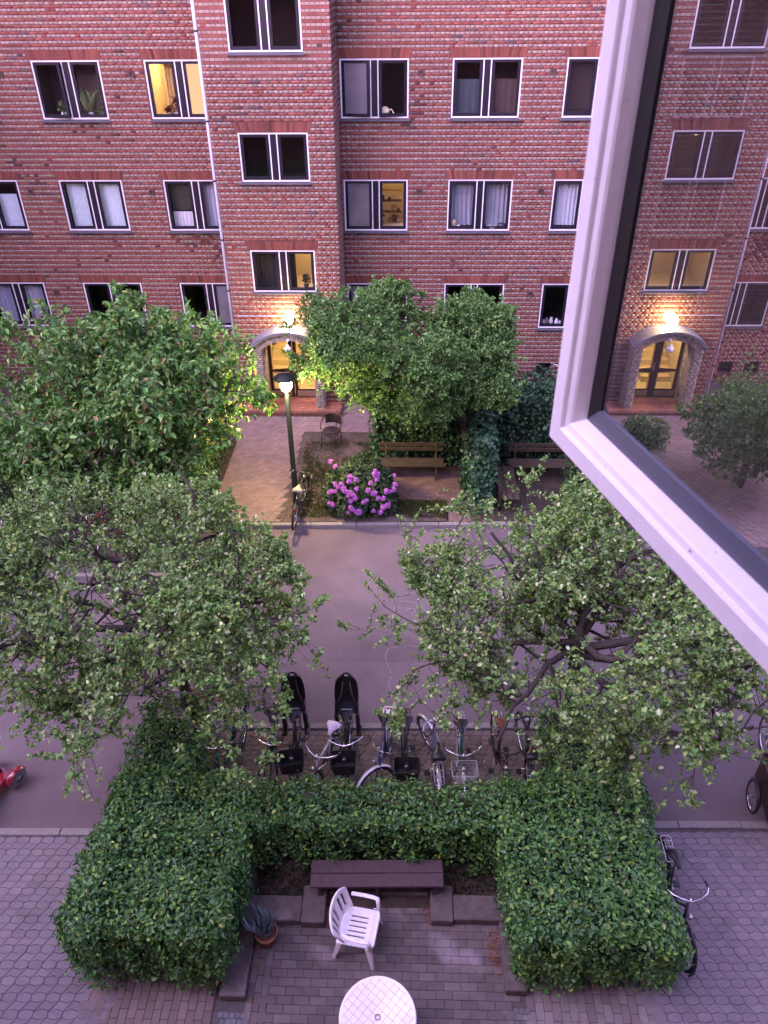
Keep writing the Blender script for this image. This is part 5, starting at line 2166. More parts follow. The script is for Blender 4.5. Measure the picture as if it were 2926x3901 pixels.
def back_bench(label, loc, rz, L):
    b = thing("bench", label, "bench", loc, rz, "slatted benches in the far garden")
    for (y0, y1, z0, z1) in ((-.22, -.085, .42, .455), (-.075, .06, .42, .455), (.07, .18, .42, .455)):
        mb = MB()
        mb.bbox((-L / 2, y0, z0), (L / 2, y1, z1), .006)
        mb.build("seat_plank", M_oldwood, b)
    for (z0, z1, y) in ((.62, .72, .235), (.735, .835, .265)):
        mb = MB()
        mb.bbox((-L / 2, y, z0), (L / 2, y + .032, z1), .006)
        mb.build("back_plank", M_oldwood, b)
    for x in (-L / 2 + .18, L / 2 - .18):
        mb = MB()
        mb.bbox((x - .03, -.18, 0), (x + .03, -.12, .42), .004)
        mb.bbox((x - .03, -.20, .36), (x + .03, .24, .418), .004)
        mb.tube([(x, .20, 0), (x, .22, .42), (x, .275, .82)], .03, 4)
        mb.build("leg", M_oldwood, b)
    return b


back_bench("slatted garden bench behind the flowering rhododendron", (.12, 16.45, 0), 0.0, 1.62)
back_bench("slatted garden bench against the ivy, right of the ivy divider", (3.35, 16.45, 0), 0.0, 1.62)
back_bench("slatted garden bench turned sideways beside the ivy divider", (2.42, 15.55, 0), R_(90), 1.45)


def rattan_chair(label, loc, rz):
    c = thing("bistro_chair", label, "chair", loc, rz)
    M_r = mat("black_wicker", (.028, .020, .018), .55)
    mb = MB()
    for p, q in (((.20, .21, 0), (.17, .19, .44)), ((.20, -.21, 0), (.17, -.19, .44)), ((-.22, .19, 0), (-.19, .17, .44)), ((-.22, -.19, 0), (-.19, -.17, .44))):
        mb.tube([p, q], .013, 6)
    fr = mb.build("leg_frame", M_r, c)
    mb = MB()
    for z in (.20, .36):
        mb.tube([(.185, .20, z), (.185, -.20, z), (-.205, -.18, z), (-.205, .18, z)], .009, 5, closed=True)
    mb.build("stretcher", M_r, fr)
    mb = MB()
    mb.lathe([(0, .445), (.20, .445), (.225, .435), (.23, .42), (.22, .405), (0, .41)], (0, 0, 0), 16)
    mb.build("seat", mat("black_weave", (.03, .022, .022), .7, noise=(60, .4)), c)
    mb = MB()
    arc = []
    for k in range(17):
        t = -R_(128) + R_(256) * k / 16
        back = (1 - math.cos(t)) / 2
        f = 1 - abs(t) / R_(128)
        arc.append((-.27 * math.cos(t) - .02, .30 * math.sin(t), .50 + .30 * min(1, 1.6 * f)))
    for d in (0, .028):
        mb.tube([(x, y, z - d) for x, y, z in arc], .015, 6)
    mb.build("arm_hoop", mat("brown_cane", (.12, .055, .028), .5), c)
    mb = MB()
    vs, fs = [], []
    for k in range(9):
        t = -R_(62) + R_(124) * k / 8
        for z in (.52, .64, .775):
            vs.append((-.255 * math.cos(t) - .02, .285 * math.sin(t), z))
    for k in range(8):
        for i in range(2):
            fs.append((k * 3 + i, k * 3 + 3 + i, k * 3 + 4 + i, k * 3 + 1 + i))
    mb.add(vs, fs, True)
    mb.tube([(-.275, 0, .42), (-.275, 0, .78)], .012, 6)
    mb.build("backrest", mat("black_weave", (.03, .022, .022), .7, noise=(60, .4)), c)
    return c


rattan_chair("black wicker bistro chair on the lawn behind the rhododendron", (-2.02, 18.05, 0), R_(-115))
rattan_chair("black wicker chair half hidden behind the cherry tree", (-9.25, 16.6, 0), R_(-70))

wc = thing("garden_table", "white garden table glimpsed through the cherry leaves", "table", (-8.75, 17.5, 0))
mb = MB()
mb.lathe([(0, .69), (.45, .69), (.47, .70), (.465, .72), (0, .72)], (0, 0, 0), 32)
mb.build("table_top", M_plast, wc)
for k in range(4):
    an = R_(45 + 90 * k)
    mb = MB()
    mb.tube([(.22 * math.cos(an), .22 * math.sin(an), .69), (.34 * math.cos(an), .34 * math.sin(an), 0)], [.03, .022], 8)
    mb.build("leg", M_plast, wc)
bricks_floor(garden, -11.5, -6.9, 15.7, 18.6, .25, .25, [(.17, .15, .155), (.155, .14, .15)], z=.006, name="flagstone", singles=200)

# lawn strip between path and rhododendron, with straight earth edges laid over the paving ends
lawn = sheet("lawn", [(-2.86, sk(-2.86, 14.5)), (.95, sk(.95, 14.5)), (.95, 15.33), (-.37, 15.33), (-.37, 18.7), (-2.86, 18.7)], .014,
             mat("worn_earth", (.075, .058, .05), .95, noise=(9, .4), bump=(70, .9), var2=(1.7, (.13, .10, .095), .48, .62)), None, kind="structure")
strip = sheet("garden_bed", [(-4.78, sk(-4.8, 14.5)), (-4.62, sk(-4.62, 14.5)), (-4.62, 18.66), (-4.78, 18.66)], .013, M_soil, None, kind="structure")


def scatter_flat(name, n, area, size, pal, seed, z=.018, w=.55, mtl=None, up=.12, keepf=None, parent=None):
    r = np.random.default_rng(seed)
    x = r.uniform(area[0], area[1], n)
    y = r.uniform(area[2], area[3], n)
    k = np.ones(n, bool) if keepf is None else keepf(x, y, r)
    x, y = x[k], y[k]
    n = len(x)
    a = r.uniform(0, 6.283, n)
    P = np.stack([x, y, np.full(n, z) + r.uniform(0, .012, n)], 1)
    D = np.stack([np.cos(a), np.sin(a), r.normal(0, up, n)], 1)
    N = np.stack([r.normal(0, .3, n), r.normal(0, .3, n), np.ones(n)], 1)
    me = leaves_mesh(name, P, D, N, size * r.uniform(.5, 1.4, n), w, tints(n, *pal, r=r), mtl or M_leaf)
    return link(name, me, parent, kind="stuff")


def grass(label, n, area, seed, h=.075, keepf=None, pal=None):
    r = np.random.default_rng(seed)
    x = r.uniform(area[0], area[1], n)
    y = r.uniform(area[2], area[3], n)
    k = keepf(x, y, r)
    x, y = x[k], y[k]
    n = len(x)
    P = np.stack([x, y, np.full(n, .014)], 1)
    D = np.stack([r.normal(0, .5, n), r.normal(0, .5, n), np.ones(n)], 1)
    N = r.standard_normal((n, 3))
    N[:, 2] *= .2
    me = leaves_mesh("grass", P, D, N, h * r.uniform(.4, 1.3, n), .16, tints(n, *(pal or ([(.07, .10, .028), (.10, .13, .035), (.13, .12, .05)], [3, 3, 2])), r=r), M_leaf, 0, .3)
    o = link("grass", me, None, kind="stuff")
    return tag(o, label, "grass")


def patchy(f, lim):
    def k(x, y, r):
        v = np.sin(2.1 * x + 1.2 * y) + np.sin(3.7 * y - 1.1 * x + 1) + .8 * np.sin(6.1 * x + 4.3 * y) + .9 * r.standard_normal(len(x))
        return (v > lim) & f(x, y)
    return k


grass("patchy short grass on the lawn strip around the rhododendron", 16000, (-2.7, -.4, 14.6, 18.3), 81, keepf=patchy(lambda x, y: (x > -2.75 + .0 * y) & (y < 18.1), -.1))
grass("small grass patch right of the rhododendron by the kerb", 5000, (-.3, .95, 14.65, 15.33), 82, keepf=patchy(lambda x, y: (x < .97), -1.0))
LIT = ([(.22, .13, .07), (.30, .22, .13), (.16, .08, .05), (.38, .34, .22), (.26, .10, .05)], [3, 2, 2, 1.2, 1])
o = scatter_flat("fallen_leaves", 900, (-2.8, .9, 14.55, 18.4), .05, LIT, 91, keepf=lambda x, y, r: r.random(len(x)) < np.where(y < 15.4, .8, .45))
tag(o, "fallen leaves on the lawn strip", "leaves")
o = scatter_flat("fallen_leaves", 700, (-4, 3.5, 14.05, 14.40), .032, LIT, 92, z=-.092, keepf=lambda x, y, r: (y < 14.33 + SK * x) & (r.random(len(x)) < np.exp(-(14.36 + SK * x - y) * 9)))
tag(o, "fallen petals and leaves along the far kerb", "leaves")
o = scatter_flat("fallen_leaves", 500, (-3.4, 2.6, 6.9, 8.5), .035, LIT, 93, z=.008)
tag(o, "fallen leaves on the bicycle bay paving", "leaves")
o = scatter_flat("fallen_leaves", 500, (-3.8, 3.0, 8.65, 9.3), .025, LIT, 94, z=-.092, keepf=lambda x, y, r: r.random(len(x)) < np.exp(-(y - 8.66) * 5))
tag(o, "fallen petals along the near kerb", "leaves")


def corner_litter(x, y, r):
    return (np.hypot((x - 1.22) / .10, (y - 4.95) / .28) < r.uniform(.3, 1.1, len(x))) | (np.hypot((x + .97) / .07, (y - 5.28) / .16) < r.uniform(.3, 1, len(x))) | (np.hypot((x - .33) / .07, (y - 5.40) / .16) < r.uniform(.3, 1, len(x))) | ((np.abs(x + 1.86) < .03) & (r.random(len(x)) < .25) & (y > 4.2))


o = scatter_flat("fallen_leaves", 14000, (-1.9, 1.35, 4.2, 5.6), .032, ([(.26, .09, .045), (.30, .14, .07), (.17, .06, .04)], [3, 2, 2]), 95, z=.008, keepf=corner_litter)
tag(o, "brown dead leaves swept into the terrace corners", "leaves")
o = scatter_flat("fallen_leaves", 420, (-9, 6.5, 9.3, 14.0), .016, ([(.4, .38, .36), (.3, .24, .2)], [2, 1]), 96, z=-.092)
tag(o, "pale specks of fallen blossom on the asphalt", "leaves")
grass("weeds and moss behind the concrete blocks under the hedge", 3500, (-2.0, 1.4, 5.48, 6.0), 84, h=.07, keepf=lambda x, y, r: (np.abs(x + .33) > .95) & (r.random(len(x)) < .6), pal=([(.035, .06, .02), (.05, .08, .026), (.06, .05, .03)], [3, 2, 2]))
sheet("garden_bed", [(-2.05, 5.46), (1.45, 5.5), (1.45, 6.3), (-2.05, 6.3)], .004, M_soil, None, kind="structure")

# rhododendron with violet trusses
rh = thing("rhododendron", "round rhododendron bush covered in violet blossoms", "shrub", (-1.02, 15.2, 0))
r = np.random.default_rng(44)
nw = 800
u = unit(r.standard_normal((nw, 3)))
u[:, 2] = np.abs(u[:, 2]) * .95 - .12
rad = np.array([.86, .76, 1.12])
W = u * rad * r.uniform(.80, 1.02, (nw, 1)) * (1 + .12 * np.sin(5 * u[:, :1] + 3 * u[:, 1:2]))
W[:, 2] = np.maximum(W[:, 2] + .30, .08)
P, D, N = [], [], []
for w, d in zip(W, u):
    for k in range(8):
        t = unit(r.standard_normal(3) + .4 * d + np.array([0, 0, -.15]))
        P.append(w)
        D.append(t)
        N.append(d + .4 * r.standard_normal(3) + np.array([0, 0, .5]))
nl = len(P)
me = leaves_mesh("leaves", P, D, N, .115 * r.uniform(.6, 1.3, nl), .30, tints(nl, [(.04, .085, .035), (.055, .105, .04), (.085, .13, .05), (.03, .06, .03)], [4, 4, 2, 2], r=r), M_leaf_gloss, .06, .12)
link("leaves", me, rh, kind="stuff")
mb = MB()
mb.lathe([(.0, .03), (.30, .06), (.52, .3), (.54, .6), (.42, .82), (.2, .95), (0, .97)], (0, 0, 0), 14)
mb.build("dark_core", mat("hedge_interior", (.016, .028, .012), 1.0), rh)  # solid dark filling inside the leaves, as in the hedges
# one truss: a dome of small five-petalled flowers
nf = 17
P, D, N = [], [], []
for i in range(nf):
    an, el = i * 2.399, math.asin(min(1, .05 + .95 * (i + .5) / nf))
    d = np.array([math.cos(an) * math.cos(el), math.sin(an) * math.cos(el), math.sin(el)])
    a1 = unit(np.cross(d, [.3, .2, 1]))
    a2 = np.cross(d, a1)
    for k in range(5):
        t = 2 * math.pi * k / 5
        e = a1 * math.cos(t) + a2 * math.sin(t)
        P.append(d * .045)
        D.append(e * .8 + d * .75)
        N.append(d - .5 * e)
me_truss = leaves_mesh("blossom", P, D, N, np.full(len(P), .042), .85, tints(len(P), [(.55, .19, .60), (.66, .30, .70), (.45, .13, .52)], [3, 2, 1.5], r=r), leaf_mat("petal", .6, .35), .05, .2)
spots = [(749, 1150), (788, 1147), (900, 1168), (940, 1188), (1075, 1125), (1092, 1157), (1087, 1198), (1046, 1224), (836, 1255), (789, 1277), (852, 1292), (865, 1312), (903, 1316), (945, 1272), (1027, 1290),
         (1070, 1327), (1206, 1248), (887, 1350), (928, 1358), (915, 1336), (790, 1352), (760, 1376), (740, 1412), (1013, 1394), (992, 1414), (1153, 1342), (1175, 1364), (1203, 1366), (1210, 1330), (916, 1505), (960, 1517),
         (962, 1550), (1062, 1527), (1130, 1505), (1166, 1518), (1168, 1487), (1110, 1560), (1128, 1525)]
spots += [(random.uniform(740, 1210), random.uniform(1135, 1560)) for _ in range(16)]
for i, (px, py) in enumerate(spots):
    # spread over the camera-facing half of the bush
    sx = (px - 975) / 255.0
    sz_ = (1590 - py) / 470.0
    x = sx * .82
    z = .22 + sz_ * 1.05
    k = max(0, 1 - (x / .9) ** 2 - ((z - .40) / 1.05) ** 2 * .8)
    y = -.80 * math.sqrt(k) - .03
    o = link("blossom", me_truss, rh)
    o.location = (x, y, z)
    d = Vector((x, y - .0, (z - .3) * .8)).normalized()
    o.rotation_mode = 'QUATERNION'
    o.rotation_quaternion = d.to_track_quat('Z', 'Y') @ Matrix.Rotation(random.uniform(0, 6), 3, 'Z').to_quaternion()
    s = random.uniform(.68, 1.02)
    o.scale = (s, s, s)

# chalk drawings on the asphalt
M_chalk = mat("chalk", (.23, .20, .24), .95, noise=(60, .4))


def chalk(label, strokes, w=.018):
    mb = MB()
    for st in strokes:
        for i in range(len(st) - 1):
            a, b = Vector((*st[i], -.0930)), Vector((*st[i + 1], -.0930))
            d = (b - a)
            if d.length < 1e-6:
                continue
            s = Vector((-d.y, d.x, 0)).normalized() * w * random.uniform(.3, .6)
            mb.quad(a - s, b - s, b + s, a + s)
    o = mb.build("chalk_drawing", M_chalk, None)
    return tag(o, label, "chalk drawing", "chalk drawings on the asphalt")


def scribble(cx, cy, rx, ry, n, seed):
    r = random.Random(seed)
    return [[(cx + rx * math.cos(t * .9 + r.uniform(-.3, .3)) * r.uniform(.6, 1), cy + ry * math.sin(t * 1.3 + r.uniform(-.3, .3)) * r.uniform(.4, 1)) for t in np.linspace(0, n, n * 7)]]


chalk("pale chalk scribble on the asphalt beside the right apple tree", scribble(.10, 12.05, .28, .10, 7, 1), .015)
chalk("chalk squares drawn below the pale scribble", [[(-.22, 11.3), (-.22, 11.65), (.25, 11.62), (.25, 11.8), (-.1, 11.85)], [(.0, 11.55), (.2, 11.65), (.2, 11.5)]], .016)
chalk("long curved chalk outline near the middle of the road", [[(-.12, 10.55), (-.30, 10.5), (-.36, 10.3), (-.30, 10.05), (-.22, 9.85), (-.28, 9.6), (-.2, 9.35), (-.05, 9.3)], [(.05, 10.6), (.25, 10.55), (.4, 10.45)]], .014)
chalk("dense chalk blot under the right apple leaves", scribble(.98, 11.3, .13, .16, 9, 4), .03)
chalk("small chalk scribble above the bicycle row", scribble(.0, 9.55, .12, .07, 6, 5) + scribble(-.2, 9.85, .05, .06, 4, 6), .015)

# ---------------------------------------------------------------- mobility scooter at the left edge
ms = thing("mobility_scooter", "red mobility scooter with grey tyres at the left edge", "mobility scooter", (-6.58, 7.02, -.1), R_(68))
M_red = mat("scooter_red", (.20, .010, .022), .22, coat=.6, spec=.6)
mb = MB()
for (x0, x1, w0, w1, z0, z1) in ((-.55, .10, .27, .26, .13, .34), (.10, .52, .24, .20, .13, .22)):
    vs = [(x0, -w0, z0), (x1, -w1, z0), (x1, w1, z0), (x0, w0, z0), (x0 + .04, -w0 * .86, z1), (x1, -w1 * .86, z1), (x1, w1 * .86, z1), (x0 + .04, w0 * .86, z1)]
    mb.add(vs, [(0, 3, 2, 1), (4, 5, 6, 7), (0, 1, 5, 4), (1, 2, 6, 5), (2, 3, 7, 6), (3, 0, 4, 7)])
mb.build("body", M_red, ms)
M_gt = mat("grey_tyre", (.21, .20, .23), .8, bump=(60, .5))
M_alu = mat("alloy_rim", (.5, .5, .53), .35, metal=.8)
for x in (-.42, .50):
    for s in (-1, 1):
        w = MB()
        w.lathe([(.075, -.05), (.135, -.052), (.158, -.035), (.165, 0), (.158, .035), (.135, .052), (.075, .05)], (0, 0, 0), 28, Matrix.Rotation(R_(90), 4, 'X'))
        wo_ = w.build("wheel", M_gt, ms)
        wo_.location = (x, s * .30, .165)
        q = MB()
        for k in range(5):
            q.bbox((.0, -.012, -.035), (.078, .012, .035), .004, Matrix.Rotation(2 * math.pi * k / 5, 4, 'Y') @ Matrix.Rotation(R_(90), 4, 'X'))
        q.lathe([(.028, -.045), (.028, .045), (0, .045)], (0, 0, 0), 12, Matrix.Rotation(R_(90), 4, 'X'))
        q.build("rim", M_alu, wo_)
        f_ = guard((x, s * .30, .165), .185, R_(15), R_(165), w=.12)
        f_.build("mudguard", M_red, ms)
mb = MB()
mb.bbox((-.42, -.23, .52), (.02, .23, .62), .04)
mb.bbox((-.50, -.22, .60), (-.38, .22, 1.02), .05)
mb.build("seat", mat("navy_vinyl", (.012, .016, .05), .5), ms)
mb = MB()
mb.tube([(-.22, 0, .30), (-.22, 0, .53)], .04, 8)
mb.build("seat_post", M_blk, ms)
mb = MB()
mb.tube([(.46, 0, .2), (.40, 0, .65), (.30, 0, .88)], .03, 8)
mb.tube([(.28, -.25, .90), (.33, -.12, .88), (.33, .12, .88), (.28, .25, .90)], .014, 6)
mb.build("tiller", M_blk, ms)

# cargo trike at the right edge
tk = thing("cargo_trike", "dark cargo tricycle with brown plywood box at the right edge", "cargo bike", (5.82, 7.60, -.1), R_(-98))
M_ply = mat("brown_plywood", (.035, .014, .014), .4, noise=(8, .25))
mb = MB()
lo_, hi_ = (.05, -.30, .30), (.85, .30, .74)
for (a, b) in (((.05, -.34, .30), (.90, -.315, .78)), ((.05, .315, .30), (.90, .34, .78)), ((.05, -.315, .30), (.075, .315, .86)), ((.875, -.315, .30), (.90, .315, .70)), ((.05, -.315, .28), (.90, .315, .305))):
    mb.bbox(a, b, .006)
mb.build("cargo_box", M_ply, tk)
mb = MB()
vs = [(.06, -.32, .80), (.90, -.32, .72), (.90, .32, .72), (.06, .32, .80), (.2, 0, .95), (.7, 0, .88)]
mb.add(vs, [(0, 1, 5, 4), (1, 2, 5), (2, 3, 4, 5), (3, 0, 4)])
mb.build("rain_cover", mat("black_tarpaulin", (.014, .014, .017), .35, bump=(12, .8)), tk)
for s in (-1, 1):
    w_ = wheel(tk, (.42, s * .43, .26))
    w_.scale = (.76, 1.3, .76)
    guard((.42, s * .43, .26), .275, R_(20), R_(160), w=.07).build("mudguard", M_blk, tk)
wheel(tk, (-.75, 0, WR))
mb = MB()
mb.tube([(.1, 0, .34), (-.35, 0, .30), (-.75, 0, WR)], .024, 8)
mb.tube([(-.35, 0, .30), (-.45, 0, .88)], .018, 8)
mb.tube([(-.42, 0, .72), (-.75, .05, WR)], .012, 6)
mb.build("frame", M_blk, tk)
saddle_mb((-.47, 0, .92)).build("saddle", M_blk, tk)
mb = MB()
mb.tube([(.05, -.33, .80), (-.06, -.31, 1.0), (-.10, -.2, 1.03), (-.10, .2, 1.03), (-.06, .31, 1.0), (.05, .33, .80)], .014, 6)
mb.build("handlebar", M_steel, tk)

# ---------------------------------------------------------------- what the windows show
def fcurtain(label, a0, a1, z0, z1, col, amp=.018, waves=7, n=-1.70, fac=FM, name="curtain", tieback=0.0, trans=True, kind="curtain"):
    mb = FMB(fac)
    m = waves * 6
    vs, fs = [], []
    nz = 8
    for i in range(m + 1):
        for j in range(nz + 1):
            f, g = i / m, j / nz
            shrink = tieback * (1 - g) ** 1.5
            a = a0 + (a1 - a0) * (f * (1 - shrink) + (shrink if tieback > 0 else 0) * 1.0)
            vs.append((a, n + amp * math.sin(2 * math.pi * waves * f + .6 * math.sin(3 * g)) * (1 - .3 * g), z0 + (z1 - z0) * g))
    for i in range(m):
        for j in range(nz):
            fs.append((i * (nz + 1) + j, (i + 1) * (nz + 1) + j, (i + 1) * (nz + 1) + j + 1, i * (nz + 1) + j + 1))
    mb.add(vs, fs, True)
    o = mb.build(name, mat("cloth_%.2f_%.2f_%.2f" % col, col, .9, noise=(14, .10)), None)
    return tag(o, label, kind)


def pane_span(key, s):
    a0 = XW[key] if key in XW else key
    ac = a0 + WW / 2
    return (a0 + .09, ac - .13) if s == 0 else (ac + .13, a0 + WW - .09)


def span(key, s, z):
    a, b = pane_span(key, s)
    return a, b


SKYC = (.50, .55, .66)
for s, w in ((0, "left"), (1, "right")):
    a, b = pane_span('W1', s)
    fcurtain("pale blue roller blind behind the %s casement of the leftmost full window, middle row" % w, a, b, ROWZ[1] + .06, ROWZ[1] + WH - .06, (.50, .60, .66), .004, 12, name="roller_blind", kind="blind")
a, b = pane_span('W0', 1)
fcurtain("pale blind with a dark gap above, cut by the left picture edge", a, b, ROWZ[1] + .06, ROWZ[1] + WH - .40, (.52, .60, .70), .003, 3, name="roller_blind", kind="blind")
a, b = pane_span('W2', 0)
fcurtain("white lace half curtain in the middle row window beside the drainpipe", a, b, ROWZ[1] + .07, ROWZ[1] + .46, (.55, .56, .62), .014, 6, name="lace_curtain")
fcurtain("dark mesh screen above the white lace half curtain", a, b, ROWZ[1] + .50, ROWZ[1] + WH - .06, (.035, .036, .03), .002, 3, name="mesh_screen", kind="screen")
a, b = pane_span('W2', 1)
fcurtain("pale grey hanging curtain next to the drainpipe, middle row", a, b, ROWZ[1] + .07, ROWZ[1] + WH - .06, (.36, .38, .47), .02, 5)
for s, w in ((0, "left"), (1, "right")):
    a, b = pane_span('R2', s)
    fcurtain("sheer grey curtain in the %s casement above the crab apple" % w, a, b, ROWZ[1] + .07, ROWZ[1] + WH - .06, (.26, .28, .34), .03, 5, n=-1.80, tieback=-.02)
a, b = pane_span('R3', 0)
fcurtain("white draped curtain in the middle row window by the open window frame", a, b, ROWZ[1] + .07, ROWZ[1] + WH - .06, (.48, .52, .60), .03, 6, n=-1.80)
for s, w in ((0, "left"), (1, "right")):
    a, b = pane_span('W0', s)
    fcurtain("blue grey curtain in the %s casement of the lowest window at the picture edge" % w, a, b, ROWZ[2] + .07, ROWZ[2] + WH - .06, (.30, .33, .44), .022, 6)
a, b = pane_span('R2', 0)
fcurtain("dark patterned curtain in the top row window left casement", a, b, ROWZ[0] + .07, ROWZ[0] + .85, (.035, .05, .065), .01, 4)
a, b = pane_span('R2', 1)
fcurtain("dark brown patterned curtain in the top row window right casement", a, b, ROWZ[0] + .07, ROWZ[0] + .85, (.05, .032, .03), .01, 4)
a, b = pane_span('W2', 0)
fcurtain("ochre curtain drawn aside in the brightly lit window", a + .30, a + .60, ROWZ[0] + .05, ROWZ[0] + WH - .05, (.50, .34, .13), .03, 4, n=-1.85)
fcurtain("added dark sheet shading the left casement of the lamp lit stair window", -3.325 - .78, -3.325 - .10, TWZ[2][0] + .04, TWZ[2][0] + 1.09, (.012, .012, .014), .02, 5, n=-.26)  # sheet added to hold back the room lamp, so this half stays dark
fcurtain("dark drape beside the yellow stairwell wall", -3.325 + .10, -3.325 + .30, TWZ[2][0] + .04, TWZ[2][0] + 1.09, (.02, .014, .012), .02, 3, n=-.26)
# venetian blind
bl = thing("venetian_blind", "half closed venetian blind in the top row window by the open window frame", "blind")
a, b = pane_span('R3', 0)
mb = FMB(FM)
for k in range(38):
    z = ROWZ[0] + .10 + k * .030
    mb.add([(a, -1.70, z), (b, -1.70, z), (b, -1.682, z + .014), (a, -1.682, z + .014)], [(0, 1, 2, 3)])
mb.build("slats", mat("blind_slat", (.16, .155, .17), .6), bl, kind="stuff")


def pot_plant(label, a, n, z, fac, col_pot, kind='spiky', h=.35, seed=1, pal=None):
    p = thing("potted_plant", label, "plant", fac(a, n, z))
    mb = MB()
    mb.lathe([(0, 0), (.055, 0), (.075, .12), (.068, .125), (.06, .11), (0, .11)], (0, 0, 0), 14)
    mb.build("pot", mat("pot_%.2f_%.2f_%.2f" % col_pot, col_pot, .4), p)
    r = np.random.default_rng(seed)
    m = 26 if kind == 'spiky' else 60
    an = r.uniform(0, 6.28, m)
    if kind == 'spiky':
        P = np.stack([.02 * np.cos(an), .02 * np.sin(an), np.full(m, .1)], 1)
        D = np.stack([.45 * np.cos(an), .45 * np.sin(an), np.ones(m)], 1)
        sz_, w_ = h * r.uniform(.5, 1.1, m), .10
    else:
        t = r.uniform(.1, 1, m)
        P = np.stack([.10 * t * np.cos(an), .10 * t * np.sin(an), .1 + h * r.uniform(.1, 1, m)], 1)
        D = r.standard_normal((m, 3))
        sz_, w_ = .085 * r.uniform(.6, 1.3, m), .7
    me = leaves_mesh("leaves", P, D, r.standard_normal((m, 3)), sz_, w_, tints(m, *(pal or ([(.09, .15, .05), (.14, .2, .07)], [1, 1])), r=r), M_leaf)
    link("leaves", me, p, kind="stuff")
    return p


zr = ROWZ[0] + .02
pot_plant("small plant in a white pot in the slightly open top left window", -9.487 + .50, -1.66, zr, FM, (.75, .74, .76), 'leafy', .28, 1)
pot_plant("spiky snake plant in a grey pot in the top left window", -9.487 + 1.22, -1.66, zr, FM, (.30, .32, .36), 'spiky', .62, 2, ([(.20, .26, .12), (.28, .33, .16)], [1, 1]))
pot_plant("small grey pot beside the snake plant", -9.487 + 1.52, -1.66, zr, FM, (.22, .24, .28), 'leafy', .10, 3)
pot_plant("dark red leaved plant in the brightly lit window", -6.64 + .62, -1.66, zr, FM, (.30, .28, .25), 'leafy', .36, 4, ([(.10, .012, .02), (.06, .01, .015)], [1, 1]))
pot_plant("small reddish plant on the sill of the brightly lit window", -6.64 + .42, -1.66, zr, FM, (.28, .25, .22), 'leafy', .12, 5, ([(.14, .02, .02), (.08, .015, .015)], [1, 1]))
pot_plant("dark bushy plant in the yellow stair window over the porch", -3.325 + .55, -.24, TWZ[2][0] + .02, FM, (.05, .04, .04), 'leafy', .26, 6, ([(.02, .03, .015), (.03, .04, .02)], [1, 1]))


def crock(label, a, n, z, prof, col, name="jar", fac=FM, cat="jar"):
    mb = MB()
    mb.lathe(prof, (0, 0, 0), 16)
    o = mb.build(name, mat("glaze_%.2f_%.2f_%.2f" % col, col, .35), None)
    o.location = fac(a, n, z)
    return tag(o, label, cat)


zr1 = ROWZ[1] + .02
crock("cream storage jar on the sill below the sheer curtains", 1.04 + .20, -1.65, zr1, [(0, 0), (.075, 0), (.08, .20), (.07, .21), (.07, .23), (0, .235)], (.36, .28, .20))
crock("small white cup on the sill below the sheer curtains", 1.04 + .33, -1.65, zr1, [(0, 0), (.03, 0), (.04, .09), (.034, .09), (.03, .01)], (.7, .7, .74), "cup", cat="cup")
crock("white dish on the right sill below the sheer curtains", 1.04 + 1.25, -1.65, zr1, [(0, .01), (.08, 0), (.17, .05), (.165, .055), (.08, .012)], (.72, .74, .80), "bowl", cat="bowl")
crock("dark pot on the right sill below the sheer curtains", 1.04 + 1.52, -1.65, zr1, [(0, 0), (.09, 0), (.10, .13), (0, .14)], (.04, .045, .06), "cooking_pot", cat="pot")
zr2 = ROWZ[2] + .02
for i, (da, hh, cc) in enumerate(((.18, .17, (.25, .24, .2)), (.27, .22, (.12, .12, .13)), (.40, .24, (.45, .46, .5)), (.56, .20, (.6, .6, .64)), (.66, .14, (.35, .36, .4)))):
    crock("%s on the lowest sill beside the open window frame" % ("squat jar", "tall dark bottle", "tall grey jug", "white jug", "grey mug")[i], 3.845 + da, -1.66, zr2, [(0, 0), (.05, 0), (.06, hh * .6), (.035, hh * .8), (.04, hh), (0, hh)], cc)
dl = thing("desk_lamp", "pale desk lamp on the sill of the half open top row window", "lamp", FM(-1.762 + 1.12, -1.68, zr))
mb = MB()
mb.lathe([(0, .02), (.11, .03), (.125, .07), (.10, .13), (.04, .17), (0, .175)], (0, 0, .05), 18)
mb.build("lamp_shade", mat("lamp_cream", (.68, .66, .45), .5), dl)
mb = MB()
mb.tube([(.05, 0, .12), (.16, .02, .16), (.22, .02, .06), (.28, .02, 0)], .016, 8)
mb.build("arm", mat("lamp_cream", (.68, .66, .45), .5), dl)
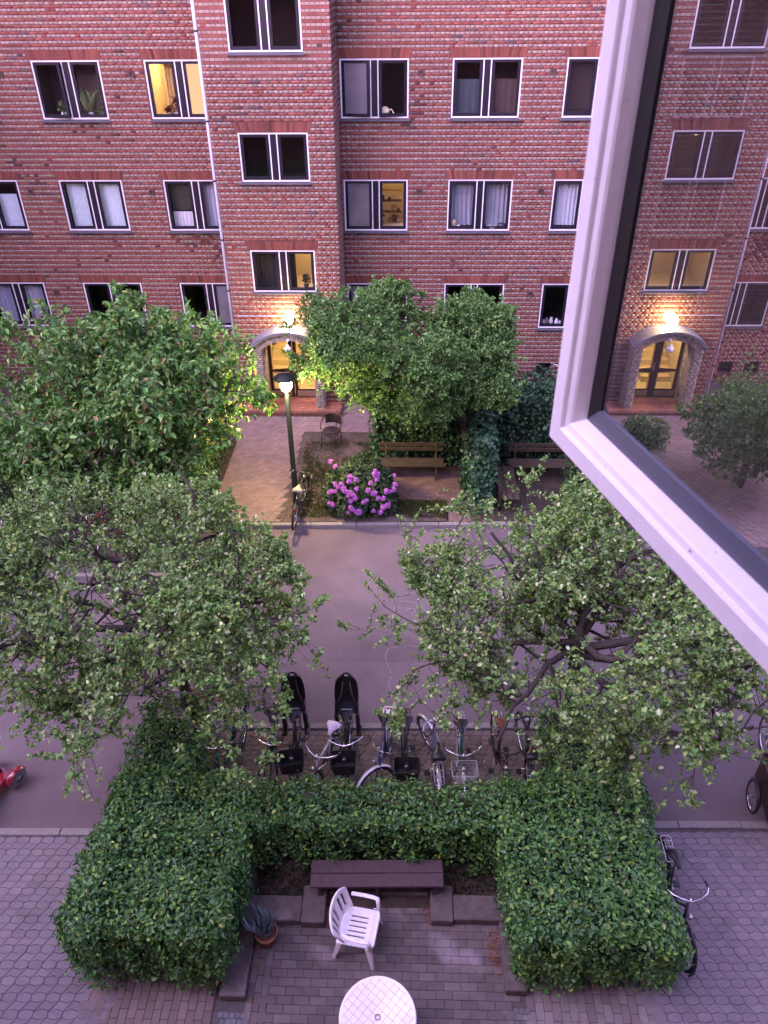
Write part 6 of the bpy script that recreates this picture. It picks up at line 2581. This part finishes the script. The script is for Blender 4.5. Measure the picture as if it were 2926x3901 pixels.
# kitchen shelf in the dim yellow window
kit = thing("kitchen_shelf", "cluttered kitchen shelf in the dim yellow window above the crab apple", "shelf", FM(-1.762 + 1.25, -2.4, zr1))
mb = MB()
for z in (.25, .55, .85):
    mb.box((-.30, -.10, z), (.30, .10, z + .02))
mb.build("board", mat("shelf_wood", (.18, .10, .04), .7), kit)
for k in range(14):
    mb = MB()
    x, z, hh, ww = random.uniform(-.26, .22), random.choice((.27, .57, .0)), random.uniform(.08, .2), random.uniform(.03, .07)
    mb.lathe([(0, 0), (ww, 0), (ww, hh * .8), (ww * .6, hh), (0, hh)], (x, -.02, z), 10)
    mb.build("jar", mat("jar_%d" % (k % 4), [(.35, .22, .06), (.08, .05, .03), (.5, .42, .25), (.04, .05, .04)][k % 4], .5), kit)

# ---------------------------------------------------------------- beyond the second block: grey house and dark trees seen past its corner in the pane
lay_pavers(court_w, lambda x, y: abs((x + 15.6) * math.cos(phi) + (y - 10.6) * math.sin(phi)) < 2.4 and -4.2 < -(x + 15.6) * math.sin(phi) + (y - 10.6) * math.cos(phi) < 3.0, (-3, -5, 3, 4), PC2,
           rot=phi, origin=(-15.6, 10.6), singles=250, near=(-15.6, 10.6))
gh = thing("plaster_house", "grey plastered house with small paned windows seen in the pane edge", "building", (-36.5, 34.5, 0), R_(40))
mb = MB()
mb.box((-9, 0, -.1), (9, 8, 15))
mb.build("wall", mat("grey_render", (.30, .30, .36), .9, noise=(1.2, .12)), gh)
for i in range(6):
    for k in range(4):
        x, z = -7.5 + i * 2.9, 2.2 + k * 3.0
        mb = MB()
        mb.box((x - .5, -.05, z), (x + .5, -.005, z + 1.55))
        w_ = mb.build("window", M_white, gh)
        for (dx, dz, hw_, hh_) in ((-.23, .10, .19, .80), (.23, .10, .19, .80), (-.23, 1.02, .19, .42), (.23, 1.02, .19, .42)):
            mb = MB()
            mb.box((x + dx - hw_, -.058, z + dz), (x + dx + hw_, -.052, z + dz + hh_))
            mb.build("pane", M_dark, w_)
t = Tree(77, (np.array([-31.5, 28.5, 3.2]), np.array([3.4, 3.4, 2.4])), .16, .7, FARAP, .12, 2.4, nscale=.7, twig_len=(.4, .8))
cb, ch = np.array([-31.5, 28.5, 0.]), np.array([-31.5, 28.5, 2.0])
for i in range(8):
    az, el = i * .8, .45
    d = np.array([math.cos(az) * math.cos(el), math.sin(az) * math.cos(el), math.sin(el)])
    t.branch(ch, d, 3.4, .09, 0, .01)
t.build("small_tree", "dark bushy tree in front of the grey house", tuple(cb), [(cb, .15), (ch, .12)], M_bark, M_leaf)
